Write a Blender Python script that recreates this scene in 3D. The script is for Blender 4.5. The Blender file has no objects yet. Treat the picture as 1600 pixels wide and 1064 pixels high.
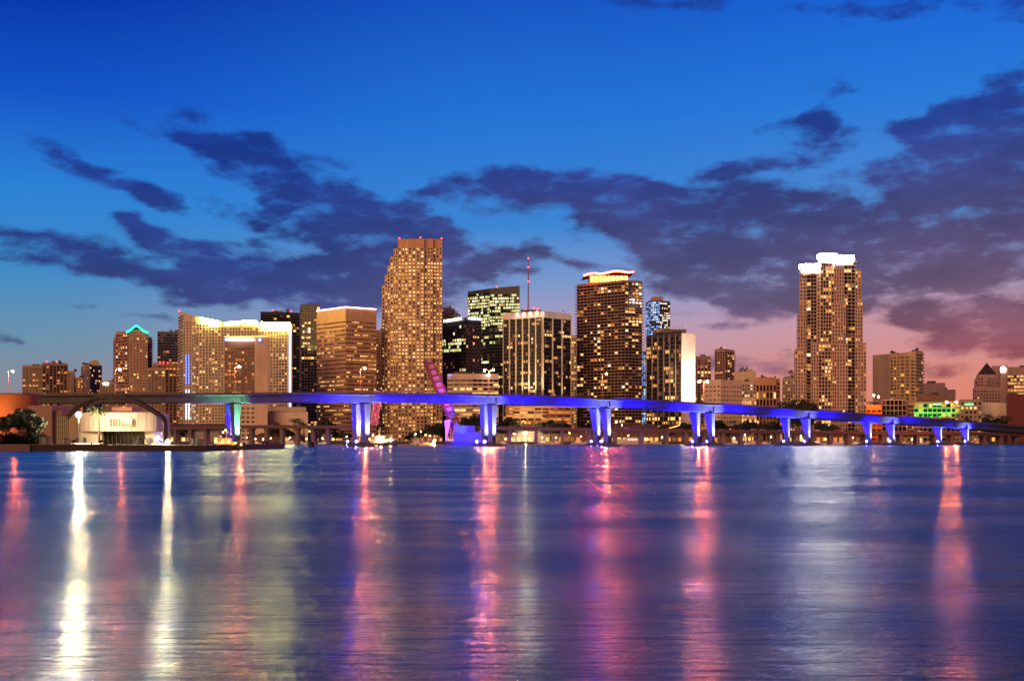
import bpy, math, random
from mathutils import Vector
R = math.radians
rnd = random.Random(7)
scene = bpy.context.scene
COL = scene.collection

# ------------------------------------------------------------------ camera
FOC, CX, HZ, CAMZ = 1800.0, 800.0, 688.0, 3.0       # focal length in photo pixels, horizon row, eye height
cam_d = bpy.data.cameras.new('camera'); cam = bpy.data.objects.new('camera', cam_d); COL.objects.link(cam)
cam.location = (0, 0, CAMZ); cam.rotation_euler = (R(90), 0, 0)
cam_d.sensor_width = 36; cam_d.lens = 36*FOC/1600; cam_d.shift_y = (HZ-532)/1600
cam_d.clip_start = 0.5; cam_d.clip_end = 30000
scene.camera = cam
scene.render.resolution_x, scene.render.resolution_y = 1024, 680

# ------------------------------------------------------------------ view
vs = scene.view_settings
vs.view_transform = 'Standard'; vs.look = 'None'; vs.gamma = 1; vs.exposure = 0
cy = scene.cycles
cy.max_bounces = 6; cy.diffuse_bounces = 2; cy.glossy_bounces = 3; cy.transmission_bounces = 2
cy.caustics_reflective = False; cy.caustics_refractive = False
cy.sample_clamp_indirect = 80; cy.use_denoising = True; cy.use_light_tree = True
cy.blur_glossy = 0.3

def srgb(r, g, b):
    def f(c):
        c /= 255.0
        return c/12.92 if c <= .04045 else ((c+.055)/1.055)**2.4
    return (f(r), f(g), f(b), 1)
def X(px, Y): return (px-CX)*Y/FOC
def Z(py, Y): return CAMZ+(HZ-py)*Y/FOC
def az_el(px, py):
    u = (px-CX)/FOC; v = (HZ-py)/FOC
    return math.atan(u), math.atan(v/math.sqrt(1+u*u))

# ------------------------------------------------------------------ sky (a dusk sky with cloud banks, by direction)
world = bpy.data.worlds.new('World'); scene.world = world; world.use_nodes = True
wt = world.node_tree; wt.nodes.clear(); WN, WL = wt.nodes, wt.links
def link(a, b): WL.new(a, b)
def m(op, *ins, clamp=False):
    n = WN.new('ShaderNodeMath'); n.operation = op; n.use_clamp = clamp
    for i, v in enumerate(ins):
        if isinstance(v, (int, float)): n.inputs[i].default_value = v
        else: link(v, n.inputs[i])
    return n.outputs[0]
def smooth(v, a, b, c=0., d=1.):
    n = WN.new('ShaderNodeMapRange'); n.interpolation_type = 'SMOOTHSTEP'
    link(v, n.inputs['Value'])
    for k, t in (('From Min', a), ('From Max', b), ('To Min', c), ('To Max', d)): n.inputs[k].default_value = t
    return n.outputs[0]
def ramp(v, stops):
    n = WN.new('ShaderNodeValToRGB'); link(v, n.inputs[0]); e = n.color_ramp.elements
    while len(e) < len(stops): e.new(.5)
    for i, (p, c) in enumerate(stops): e[i].position = p; e[i].color = srgb(*c)
    return n.outputs[0]
def mixc(f, a, b):
    n = WN.new('ShaderNodeMix'); n.data_type = 'RGBA'
    if isinstance(f, (int, float)): n.inputs[0].default_value = f
    else: link(f, n.inputs[0])
    for k, v in ((6, a), (7, b)):
        if isinstance(v, tuple): n.inputs[k].default_value = v
        else: link(v, n.inputs[k])
    return n.outputs[2]
tc = WN.new('ShaderNodeTexCoord'); sp = WN.new('ShaderNodeSeparateXYZ'); link(tc.outputs['Generated'], sp.inputs[0])
az = m('ARCTAN2', sp.outputs[0], sp.outputs[1]); el = m('ARCSINE', sp.outputs[2])
cmb = WN.new('ShaderNodeCombineXYZ'); link(az, cmb.inputs[0]); link(el, cmb.inputs[1]); AE = cmb.outputs[0]
eln = m('DIVIDE', el, R(21), clamp=True)
left = ramp(eln, [(0, (158,122,132)), (.12, (138,138,152)), (.22, (108,146,172)), (.38, (62,138,200)), (.55, (44,128,214)), (.75, (19,84,200)), (1, (5,40,158))])
midc = ramp(eln, [(0, (215,130,112)), (.14, (205,140,140)), (.24, (188,158,180)), (.36, (126,154,204)), (.5, (62,134,212)), (.75, (36,116,214)), (1, (24,86,196))])
right = ramp(eln, [(0, (226,124,98)), (.14, (220,138,122)), (.27, (205,150,160)), (.38, (150,148,192)), (.5, (84,140,208)), (.75, (42,122,218)), (1, (22,96,214))])
rear = ramp(eln, [(0, (120,70,60)), (.3, (92,62,84)), (.7, (44,54,110)), (1, (14,46,120))])
c1 = mixc(smooth(az, R(-24), R(2)), left, midc)
c2 = mixc(smooth(az, R(0), R(22)), c1, right)
base = mixc(smooth(m('ABSOLUTE', az), R(50), R(110)), c2, rear)
# cloud banks: (px, py, rx, ry, tilt in degrees (down to the right positive), weight)
BL = [(150,270,135,22,20,.95),(95,238,70,12,14,.7),(230,308,60,16,18,.7),
      (300,222,110,16,14,.8),(385,250,130,40,22,1.),(480,300,150,60,24,1.1),(560,335,130,50,14,1.0),(620,330,90,28,5,.6),
      (60,375,130,16,8,.8),(90,402,170,16,4,.9),(210,360,60,22,10,.75),(275,372,80,22,6,.8),(330,400,110,26,4,.7),(370,325,70,16,8,.7),
      (300,430,150,26,3,.95),(480,420,200,55,5,1.15),(580,455,220,42,0,1.0),(430,465,160,18,0,.9),(290,468,50,16,0,.7),(255,497,55,12,5,.6),(200,345,30,12,0,.6),
      (740,395,120,42,3,1.2),(640,400,120,60,5,.9),(820,425,60,12,0,.5),(905,402,80,14,18,.9),
      (780,300,90,34,3,.95),(880,295,180,28,2,1.05),(990,325,190,46,6,1.15),(1100,345,210,70,6,1.2),(1130,420,190,60,8,1.15),(1210,455,130,40,4,.95),(1200,305,110,30,4,.9),(1250,390,180,80,0,1.),
      (1420,370,190,90,-12,1.2),(1540,300,170,110,-18,1.25),(1570,240,130,75,-10,1.2),(1470,440,160,50,-8,1.0),(1570,380,120,80,-10,1.1),(1330,440,140,60,0,.9),
      (1140,262,70,16,-4,.75),(1230,240,80,18,-12,.8),(1300,205,70,26,-10,.8),(1300,155,36,36,0,.75),(1250,190,70,14,-8,.6),(1355,262,110,18,-6,.85),(1440,243,60,14,0,.7),
      (1440,200,60,18,0,.7),(1480,205,70,24,0,.8),(1545,155,60,26,-8,.7),(1590,120,50,30,0,.8),
      (1345,8,140,18,4,.85),(1420,18,60,12,6,.6),(1020,6,130,16,2,.75),(1600,5,70,22,0,.9),(660,345,60,16,0,.6),(680,300,50,12,5,.6),
      (1150,500,60,9,-3,.65),(1060,482,50,6,0,.55),(1500,492,140,18,-4,.9),(1570,515,140,40,-6,1.15),(1500,545,120,30,0,.8),(1180,565,150,22,0,.6),(1420,505,60,12,0,.7),(1100,580,100,14,0,.5),(1500,585,110,12,0,.6),
      (0,524,40,8,0,.6),(130,470,25,10,-20,.4),(950,350,60,16,6,.5)]
nz0 = WN.new('ShaderNodeTexNoise'); mp = WN.new('ShaderNodeMapping'); mp.inputs['Scale'].default_value = (1, 2.0, 1)
link(AE, mp.inputs[0]); link(mp.outputs[0], nz0.inputs['Vector']); nz0.inputs['Scale'].default_value = 9; nz0.inputs['Detail'].default_value = 4
off = WN.new('ShaderNodeVectorMath'); off.operation = 'SUBTRACT'; link(nz0.outputs['Color'], off.inputs[0]); off.inputs[1].default_value = (.5, .5, .5)
sc_ = WN.new('ShaderNodeVectorMath'); sc_.operation = 'MULTIPLY'; link(off.outputs[0], sc_.inputs[0]); sc_.inputs[1].default_value = (.10, .045, 0)
ad = WN.new('ShaderNodeVectorMath'); ad.operation = 'ADD'; link(AE, ad.inputs[0]); link(sc_.outputs[0], ad.inputs[1]); AEW = ad.outputs[0]
acc = None
for (bx, by, rx, ry, t, w) in BL:
    a0, e0 = az_el(bx, by)
    mm = WN.new('ShaderNodeMapping'); mm.vector_type = 'TEXTURE'
    mm.inputs['Location'].default_value = (a0, e0, 0); mm.inputs['Rotation'].default_value = (0, 0, R(-t))
    mm.inputs['Scale'].default_value = (rx*1.2/FOC, ry*1.2/FOC, 1)
    link(AEW, mm.inputs[0]); g = WN.new('ShaderNodeTexGradient'); g.gradient_type = 'SPHERICAL'; link(mm.outputs[0], g.inputs[0])
    acc = m('MULTIPLY', g.outputs['Fac'], w) if acc is None else m('MULTIPLY_ADD', g.outputs['Fac'], w, acc)
# thin generic cloud beyond the photographed part of the sky, so that reflections and side views stay plausible
def noise(scale, det, rough, sx, sy, src=None):
    mpn = WN.new('ShaderNodeMapping'); mpn.inputs['Scale'].default_value = (sx, sy, 1); link(src or AEW, mpn.inputs[0])
    n = WN.new('ShaderNodeTexNoise'); link(mpn.outputs[0], n.inputs['Vector']); n.inputs['Scale'].default_value = scale
    n.inputs['Detail'].default_value = det; n.inputs['Roughness'].default_value = rough
    return n.outputs['Fac']
f1 = noise(20, 10, .58, 1, 2.4, AE)
f2 = noise(7, 3, .5, 1, 2.2, AE)
f3 = noise(75, 6, .6, 1, 2.0, AEW)
dens = m('ADD', m('MINIMUM', acc, .95), m('ADD', m('MULTIPLY', m('SUBTRACT', f1, .52), 2.7), m('MULTIPLY', m('SUBTRACT', f3, .5), .55)))
cover = smooth(dens, .04, .9)
cover = m('MULTIPLY', cover, m('MULTIPLY', smooth(acc, .0, .22), .96))
cl_left = ramp(eln, [(0, (96,90,128)), (.2, (74,78,132)), (.4, (46,62,132)), (.65, (30,58,146)), (1, (20,52,150))])
cl_right = ramp(eln, [(0, (190,96,88)), (.2, (150,84,98)), (.32, (106,82,110)), (.5, (72,68,114)), (.7, (40,62,140)), (1, (24,60,160))])
cl_mid = ramp(eln, [(0, (170,104,112)), (.2, (132,100,128)), (.32, (92,84,122)), (.5, (62,66,122)), (.7, (36,62,150)), (1, (30,70,168))])
k1 = mixc(smooth(az, R(-14), R(4)), cl_left, cl_mid); k2 = mixc(smooth(az, R(8), R(23)), k1, cl_right)
shade = smooth(m('ADD', m('MULTIPLY', f2, .5), m('MULTIPLY', f1, .5)), .38, .62, 1.2, .84)
vm = WN.new('ShaderNodeVectorMath'); vm.operation = 'SCALE'; link(k2, vm.inputs[0]); link(shade, vm.inputs['Scale'])
skyc = mixc(cover, base, vm.outputs[0])
skyc = mixc(smooth(el, R(20), R(60)), skyc, srgb(6, 28, 104))
bg = WN.new('ShaderNodeBackground'); link(skyc, bg.inputs[0]); bg.inputs[1].default_value = 1.0
wo = WN.new('ShaderNodeOutputWorld'); link(bg.outputs[0], wo.inputs[0])

# ------------------------------------------------------------------ wide warm lamp added behind the camera, standing in for city glow
city_glow_fill_d = bpy.data.lights.new('city_glow_fill', 'SUN'); city_glow_fill = bpy.data.objects.new('city_glow_fill', city_glow_fill_d); COL.objects.link(city_glow_fill)
city_glow_fill_d.energy = 2.5; city_glow_fill_d.angle = R(60); city_glow_fill_d.color = (1, .5, .2)
city_glow_fill.rotation_euler = (R(90-16), 0, R(-32)); city_glow_fill.location = (-100, -100, 200)

# ------------------------------------------------------------------ materials
MAT = {}
def mat(name, col, rough=.7, metal=0., var=.18, scale=.15, emit=None, es=0, sample=False, spec=.5):
    if name in MAT: return MAT[name]
    a = bpy.data.materials.new(name); a.use_nodes = True; nt = a.node_tree; b = nt.nodes['Principled BSDF']
    b.inputs['Base Color'].default_value = (*col, 1); b.inputs['Roughness'].default_value = rough
    b.inputs['Metallic'].default_value = metal; b.inputs['Specular IOR Level'].default_value = spec
    if var:
        t = nt.nodes.new('ShaderNodeTexCoord'); mpn = nt.nodes.new('ShaderNodeMapping'); n = nt.nodes.new('ShaderNodeTexNoise')
        mpn.inputs['Scale'].default_value = (1, 1, .35)
        nt.links.new(t.outputs['Object'], mpn.inputs[0]); nt.links.new(mpn.outputs[0], n.inputs['Vector'])
        n.inputs['Scale'].default_value = scale; n.inputs['Detail'].default_value = 7; n.inputs['Roughness'].default_value = .65
        r = nt.nodes.new('ShaderNodeMapRange'); r.inputs['From Min'].default_value = .3; r.inputs['From Max'].default_value = .7
        r.inputs['To Min'].default_value = 1-var; r.inputs['To Max'].default_value = 1+var
        nt.links.new(n.outputs['Fac'], r.inputs['Value'])
        v = nt.nodes.new('ShaderNodeVectorMath'); v.operation = 'SCALE'; v.inputs[0].default_value = col
        nt.links.new(r.outputs[0], v.inputs['Scale']); nt.links.new(v.outputs[0], b.inputs['Base Color'])
    if emit:
        b.inputs['Emission Color'].default_value = (*emit, 1); b.inputs['Emission Strength'].default_value = es
        a.cycles.emission_sampling = 'AUTO' if sample else 'NONE'
    MAT[name] = a
    return a
tan = mat('tan_concrete', (.52, .38, .26)); cream = mat('cream_render', (.62, .5, .36)); brown = mat('brown_granite', (.25, .14, .09))
dbrown = mat('dark_brown_concrete', (.2, .125, .095)); grey = mat('grey_concrete', (.3, .28, .27)); rose = mat('rose_concrete', (.42, .24, .18))
bluegrey = mat('blue_grey_panel', (.12, .13, .17), .4); darkpan = mat('dark_panel', (.02, .018, .022), .35); white = mat('white_render', (.72, .66, .58))
dgreen = mat('dark_green_metal', (.03, .06, .05), .4); roofm = mat('roof_gravel', (.12, .11, .1)); steel = mat('dark_steel', (.06, .06, .065), .5, .4)
conc = mat('bridge_concrete', (.105, .095, .09), .8, var=.3, scale=.35); pale = mat('pale_concrete', (.5, .47, .43), .8); redw = mat('dark_red_brick', (.16, .04, .035))
black = mat('black_rubber', (.015, .015, .016), .7); hullw = mat('white_hull', (.7, .7, .7), .3, var=.06); hulld = mat('dark_hull', (.03, .03, .04), .4)
leafm = mat('foliage', (.022, .032, .013), .7, var=.5, scale=.6); bark = mat('bark', (.09, .065, .045), .9, scale=2); palmm = mat('palm_frond', (.06, .08, .025), .6, var=.4, scale=.8)
glass = mat('dark_glass', (.01, .012, .016), .08, var=0, spec=.4)
glassb = mat('brown_glass', (.012, .009, .008), .12, var=0, spec=.3)
orangew = mat('orange_render', (.6, .16, .04))
def em(name, c, s, sample=False): return mat(name, (.02, .02, .02), .5, var=0, emit=c, es=s, sample=sample)
W = dict(warm=em('lit_window_warm', (1, .46, .11), .95), bright=em('lit_window_bright', (1, .6, .2), 1.5), orange=em('lit_window_orange', (1, .34, .07), .8),
         dim=em('lit_window_dim', (.75, .3, .09), .32), white=em('lit_window_white', (1, .84, .58), 1.5), green=em('lit_window_green', (.95, 1, .4), .9),
         blue=em('lit_window_blue', (.12, .36, 1), 1.3), ice=em('lit_window_ice', (.5, .75, 1), 1.5), hot=em('lit_window_yellow', (1, .5, .09), 1.1),
         dark=glass, bdark=glassb, curtain=mat('drawn_curtain', (.14, .09, .06), .8, var=0), faint=em('faint_window', (.6, .25, .08), .14))
PAL = dict(warm=['warm']*5+['bright']*2+['orange']*2+['dim']*2, yellow=['hot']*6+['warm']*4+['bright']*2+['dim']*2+['orange'], orange=['orange']*5+['warm']*2+['dim']*3,
           green=['green']*6+['white']+['warm'], blue=['blue']*5+['ice']*3, mixed=['warm']*3+['bright']*2+['white']+['orange']*2+['dim']*2, white=['white']*4+['ice']+['warm'])

# ------------------------------------------------------------------ mesh builder
class MB:
    def __init__(s): s.v = []; s.f = []; s.m = []
    def poly(s, pts, mi=0):
        n = len(s.v); s.v += [tuple(p) for p in pts]; s.f.append(tuple(range(n, n+len(pts)))); s.m.append(mi)
    def hexa(s, p, mi=0):                                   # 8 points: bottom ring then top ring
        n = len(s.v); s.v += [tuple(q) for q in p]
        for f in ((3,2,1,0), (4,5,6,7), (0,1,5,4), (1,2,6,5), (2,3,7,6), (3,0,4,7)): s.f.append(tuple(n+i for i in f)); s.m.append(mi)
    def box(s, x0, x1, y0, y1, z0, z1, mi=0):
        s.hexa([(x0,y0,z0),(x1,y0,z0),(x1,y1,z0),(x0,y1,z0),(x0,y0,z1),(x1,y0,z1),(x1,y1,z1),(x0,y1,z1)], mi)
    def obox(s, o, u, n, a0, a1, d0, d1, z0, z1, mi=0):     # along u from a0..a1, along n from d0..d1
        q = [(a0,d0),(a1,d0),(a1,d1),(a0,d1)]
        r = [(o[0]+u[0]*a+n[0]*d, o[1]+u[1]*a+n[1]*d) for a, d in q]
        s.hexa([(*c, z0) for c in r]+[(*c, z1) for c in r], mi)
    def prism(s, poly, z0, z1, mi=0, ztops=None):
        n = len(poly); b = len(s.v); s.v += [(*p[:2], z0) for p in poly]+[(*p[:2], (ztops[i] if ztops else z1)) for i, p in enumerate(poly)]
        for i in range(n): j = (i+1) % n; s.f.append((b+i, b+j, b+n+j, b+n+i)); s.m.append(mi)
        s.f.append(tuple(b+n+i for i in range(n))); s.m.append(mi); s.f.append(tuple(b+n-1-i for i in range(n))); s.m.append(mi)
    def tube(s, pts, rad, n=8, mi=0):
        pts = [Vector(p) for p in pts]; rs = rad if isinstance(rad, (list, tuple)) else [rad]*len(pts); b = len(s.v)
        for i, p in enumerate(pts):
            d = (pts[min(i+1, len(pts)-1)]-pts[max(i-1, 0)]).normalized()
            a = d.cross(Vector((0, 0, 1)) if abs(d.z) < .95 else Vector((1, 0, 0))).normalized(); c = d.cross(a)
            for k in range(n):
                t = 2*math.pi*k/n; s.v.append(tuple(p+(a*math.cos(t)+c*math.sin(t))*rs[i]))
        for i in range(len(pts)-1):
            for k in range(n):
                j = (k+1) % n; s.f.append((b+i*n+k, b+i*n+j, b+(i+1)*n+j, b+(i+1)*n+k)); s.m.append(mi)
        s.f.append(tuple(b+k for k in range(n))); s.m.append(mi); e = b+(len(pts)-1)*n; s.f.append(tuple(e+n-1-k for k in range(n))); s.m.append(mi)
    def ball(s, c, r, nu=10, nv=6, mi=0, sq=(1, 1, 1)):
        b = len(s.v); s.v.append((c[0], c[1], c[2]+r*sq[2]))
        for i in range(1, nv):
            t = math.pi*i/nv
            for k in range(nu): p = 2*math.pi*k/nu; s.v.append((c[0]+r*sq[0]*math.sin(t)*math.cos(p), c[1]+r*sq[1]*math.sin(t)*math.sin(p), c[2]+r*sq[2]*math.cos(t)))
        s.v.append((c[0], c[1], c[2]-r*sq[2])); L = len(s.v)-1
        for k in range(nu):
            j = (k+1) % nu; s.f.append((b, b+1+k, b+1+j)); s.m.append(mi); s.f.append((L, b+1+(nv-2)*nu+j, b+1+(nv-2)*nu+k)); s.m.append(mi)
            for i in range(nv-2): s.f.append((b+1+i*nu+k, b+1+(i+1)*nu+k, b+1+(i+1)*nu+j, b+1+i*nu+j)); s.m.append(mi)
    def pyramid(s, poly, z0, apex, mi=0):
        n = len(poly)
        for i in range(n): s.poly([(*poly[i][:2], z0), (*poly[(i+1) % n][:2], z0), apex], mi)
    def build(s, name, mats, parent=None, smooth=False):
        o0 = ORG(parent); me = bpy.data.meshes.new(name)
        me.from_pydata([(x-o0[0], y-o0[1], z-o0[2]) for x, y, z in s.v], [], s.f)
        for q in (mats if isinstance(mats, (list, tuple)) else [mats]): me.materials.append(q)
        if len(me.materials) > 1: me.polygons.foreach_set('material_index', s.m)
        if smooth: me.polygons.foreach_set('use_smooth', [True]*len(me.polygons))
        me.update(); o = bpy.data.objects.new(name, me); COL.objects.link(o)
        if parent: o.parent = parent; o['_o'] = list(o0)
        return o
def ORG(p):
    if p is None: return (0, 0, 0)
    if p.parent: return ORG(p.parent)
    return tuple(p.location)
def thing(name, label, cat, loc, group=None):
    o = bpy.data.objects.new(name, None); COL.objects.link(o); o.location = loc; o.empty_display_size = 1
    o['label'] = label; o['category'] = cat
    if group: o['group'] = group
    return o
def struct(o): o['kind'] = 'structure'; return o
def lamp(kind, loc, col, e, parent=None, size=.3, aim=None, spot=60, blend=.6, name='light'):
    d = bpy.data.lights.new(name, kind); d.color = col; d.energy = e
    if kind == 'SPOT': d.spot_size = R(spot); d.spot_blend = blend; d.shadow_soft_size = size
    elif kind == 'POINT': d.shadow_soft_size = size
    o = bpy.data.objects.new(name, d); COL.objects.link(o)
    if aim is not None: o.rotation_euler = (Vector(aim)-Vector(loc)).to_track_quat('-Z', 'Y').to_euler()
    og = ORG(parent); o.location = (loc[0]-og[0], loc[1]-og[1], loc[2]-og[2])
    if parent: o.parent = parent
    return o
def copy_tree(o, parent=None):
    c = o.copy(); COL.objects.link(c)
    if parent: c.parent = parent
    for ch in list(o.children): copy_tree(ch, c)
    return c

# ------------------------------------------------------------------ ground, water
WROUGH, WCHOP, WSWELL, WANI = .195, .145, .24, .66
GZ = 1.8
w = MB(); w.poly([(-9000, -400, 0), (9000, -400, 0), (9000, 12000, 0), (-9000, 12000, 0)])
wm = bpy.data.materials.new('bay_water'); wm.use_nodes = True; nt = wm.node_tree; b = nt.nodes['Principled BSDF']
b.inputs['Base Color'].default_value = (.003, .03, .15, 1); b.inputs['Roughness'].default_value = .19; b.inputs['IOR'].default_value = 1.38
b.inputs['Specular IOR Level'].default_value = .5
tcn = nt.nodes.new('ShaderNodeTexCoord')
def wnoise(scale, det, sx, sy, rough=.55, rot=0):
    a = nt.nodes.new('ShaderNodeMapping'); a.inputs['Scale'].default_value = (sx, sy, 1); a.inputs['Rotation'].default_value = (0, 0, R(rot))
    nt.links.new(tcn.outputs['Object'], a.inputs[0]); n = nt.nodes.new('ShaderNodeTexNoise'); nt.links.new(a.outputs[0], n.inputs['Vector'])
    n.inputs['Scale'].default_value = scale; n.inputs['Detail'].default_value = det; n.inputs['Roughness'].default_value = rough
    return n.outputs['Fac']
def wm_(op, a, b_, c=None):
    n = nt.nodes.new('ShaderNodeMath'); n.operation = op
    for i, v in enumerate((a, b_, c)):
        if v is None: continue
        if isinstance(v, (int, float)): n.inputs[i].default_value = v
        else: nt.links.new(v, n.inputs[i])
    return n.outputs[0]
chop = wnoise(2.4, 6, .32, 1.5, .62, 4); swell = wnoise(.42, 3, .3, 1.4, .5, -6); patch = wnoise(.03, 4, 1.6, 3.2, .55, 14); ripple = wnoise(1.15, 4, .8, 1.3, .55, 12)
pr = nt.nodes.new('ShaderNodeMapRange'); pr.interpolation_type = 'SMOOTHSTEP'; nt.links.new(patch, pr.inputs['Value'])
for k, v in (('From Min', .36), ('From Max', .62), ('To Min', .55), ('To Max', 1.25)): pr.inputs[k].default_value = v
hgt = wm_('ADD', wm_('MULTIPLY', wm_('MULTIPLY', chop, WCHOP), pr.outputs[0]), wm_('MULTIPLY_ADD', ripple, .085, wm_('MULTIPLY', swell, WSWELL)))
bp_ = nt.nodes.new('ShaderNodeBump'); bp_.inputs['Strength'].default_value = 1; bp_.inputs['Distance'].default_value = 1.0
nt.links.new(hgt, bp_.inputs['Height'])
gl = nt.nodes.new('ShaderNodeBsdfAnisotropic'); gl.distribution = 'BECKMANN'; gl.inputs['Roughness'].default_value = WROUGH; gl.inputs['Color'].default_value = (.8, .91, 1, 1); gl.inputs['Anisotropy'].default_value = WANI; tg = nt.nodes.new('ShaderNodeCombineXYZ'); tg.inputs[0].default_value = 1; nt.links.new(tg.outputs[0], gl.inputs['Tangent'])
pq = wnoise(.2, 5, .6, 1.8, .6, 10); rr_ = nt.nodes.new('ShaderNodeMapRange'); nt.links.new(wm_('MULTIPLY_ADD', patch, .55, wm_('MULTIPLY', pq, .45)), rr_.inputs['Value'])
for k, v in (('From Min', .4), ('From Max', .6), ('To Min', WROUGH*.8), ('To Max', WROUGH*1.22)): rr_.inputs[k].default_value = v
nt.links.new(rr_.outputs[0], gl.inputs['Roughness'])
df = nt.nodes.new('ShaderNodeBsdfDiffuse'); df.inputs['Color'].default_value = (.001, .022, .1, 1)
fz = nt.nodes.new('ShaderNodeFresnel'); fz.inputs['IOR'].default_value = 1.3; mxs = nt.nodes.new('ShaderNodeMixShader')
nt.links.new(bp_.outputs[0], gl.inputs['Normal']); nt.links.new(bp_.outputs[0], fz.inputs['Normal'])
nt.links.new(fz.outputs[0], mxs.inputs[0]); nt.links.new(df.outputs[0], mxs.inputs[1]); nt.links.new(gl.outputs[0], mxs.inputs[2])
nt.links.new(mxs.outputs[0], nt.nodes['Material Output'].inputs['Surface']); nt.nodes.remove(b)
struct(w.build('water', wm))
gm = mat('city_ground', (.07, .06, .05), .95, scale=.05)
g = MB(); g.box(-9000, 9000, 960, 11900, -1, GZ); struct(g.build('ground', gm))
# ------------------------------------------------------------------ towers
def F(fh=3.6, bw=4., bh=.4, pw=.25, bp=.35, pp=.25, lit=.3, pal='warm', dark='dark', top=3., run=.25, fins=0, fp=1.4, hi=None, col=None, rowv=.75, win=True, low=0):
    return dict(fh=fh, bw=bw, bh=bh, pw=pw, bp=bp, pp=pp, lit=lit, pal=pal, dark=dark, top=top, run=run, fins=fins, fp=fp, hi=hi, col=col, rowv=rowv, win=win, low=low)
def S(pts, Y, faces, depth=28, wall=None, z0=GZ): return dict(pts=pts, Y=Y, faces=faces, depth=depth, z0=z0)
def chain(s):
    if isinstance(s['Y'], (list, tuple)):
        P = [(X(px, y), y) for (px, py), y in zip(s['pts'], s['Y'])]; zt = [Z(py, y) for (px, py), y in zip(s['pts'], s['Y'])]
    else:
        pr_ = min(p[1] for p in s['pts']); Ys = [s['Y']*(HZ-pr_)/(HZ-p[1]) for p in s['pts']]
        P = [(X(p[0], y), y) for p, y in zip(s['pts'], Ys)]; zt = [Z(pr_, s['Y'])]*len(P)
    return P, zt
BEAC = em('red_beacon', (1, .03, .03), 14)
def facade(mb, wins, A, B, z0, zt, f, seed, ei):
    r = random.Random(seed); dx, dy = B[0]-A[0], B[1]-A[1]; L = math.hypot(dx, dy); u = (dx/L, dy/L); n = (dy/L, -dx/L)
    H = zt-f['top']-z0; nf = max(1, round(H/f['fh'])); nb = max(1, round(L/f['bw'])); fh = H/nf; bw = L/nb; e = .012*ei
    bp, pp = f['bp']+e, f['pp']+e*.5
    if bp > 0:
        ex = bp*.98 if bp > .6 else 0
        for i in range(nf+1):
            zc = z0+i*fh
            mb.obox(A, u, n, -ex, L+ex, -.05, bp, zc-(fh*f['bh']/2 if i else 0)+e, zc+fh*f['bh']/2+e, 1)
        if f['top'] > fh*f['bh']/2+.4: mb.obox(A, u, n, 0, L, -.05, bp*.6 if bp < .6 else .2, z0+H+fh*f['bh']/2+.01, zt-.02, 0)
    if pp > 0 and f['pw'] > 0:
        for j in range(nb+1):
            c = j*bw; mb.obox(A, u, n, max(0, c-bw*f['pw']/2), min(L, c+bw*f['pw']/2), -.05, pp, z0+.02, z0+H-.02, 2)
    if f['fins']:
        for j in range(f['fins']+1):
            c = L*j/f['fins']; mb.obox(A, u, n, max(0, c-.5), min(L, c+.5), -.05, f['fp'], z0+.03, zt-.6, 3)
    if not f['win']: return
    pal = PAL[f['pal']]; on = False
    for i in range(nf):
        rf = 1+f['rowv']*(r.random()*2-1); rowb = r.random() < .22
        if f['hi']:
            t = (i+.5)/nf
            for (a, b_, k) in f['hi']:
                if a <= t <= b_: rf *= k
        for j in range(nb):
            p = f['lit']*rf*.8
            if f['col'] and j in f['col']: p = max(p, .55)
            if not (on and r.random() < f['run']): on = r.random() < p
            mname = ('bright' if rowb and pal[0] in ('hot', 'warm') else r.choice(pal)) if on else (f['dark'] if r.random() < (.78 if f['bh'] > .36 else .9) else r.choice(['curtain', 'faint']))
            w2 = bw*(1-f['pw']); h2 = fh*(1-f['bh']); q = .03
            if f['low'] and on: h2 *= f['low']
            c = (j+.5)*bw; zc = z0+(i+.5)*fh
            if on and r.random() < .4: k_ = r.choice((.5, .7, .8)); c += w2*(1-k_)/2*r.choice((-1, 1)); w2 *= k_
            if on and r.random() < .25: h2 *= .7
            wins.append((0 if on else 1, -zc, (A[0]+u[0]*c+n[0]*q, A[1]+u[1]*c+n[1]*q, zc), u, w2*.98, h2*.98, mname))
WCACHE = {}
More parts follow.
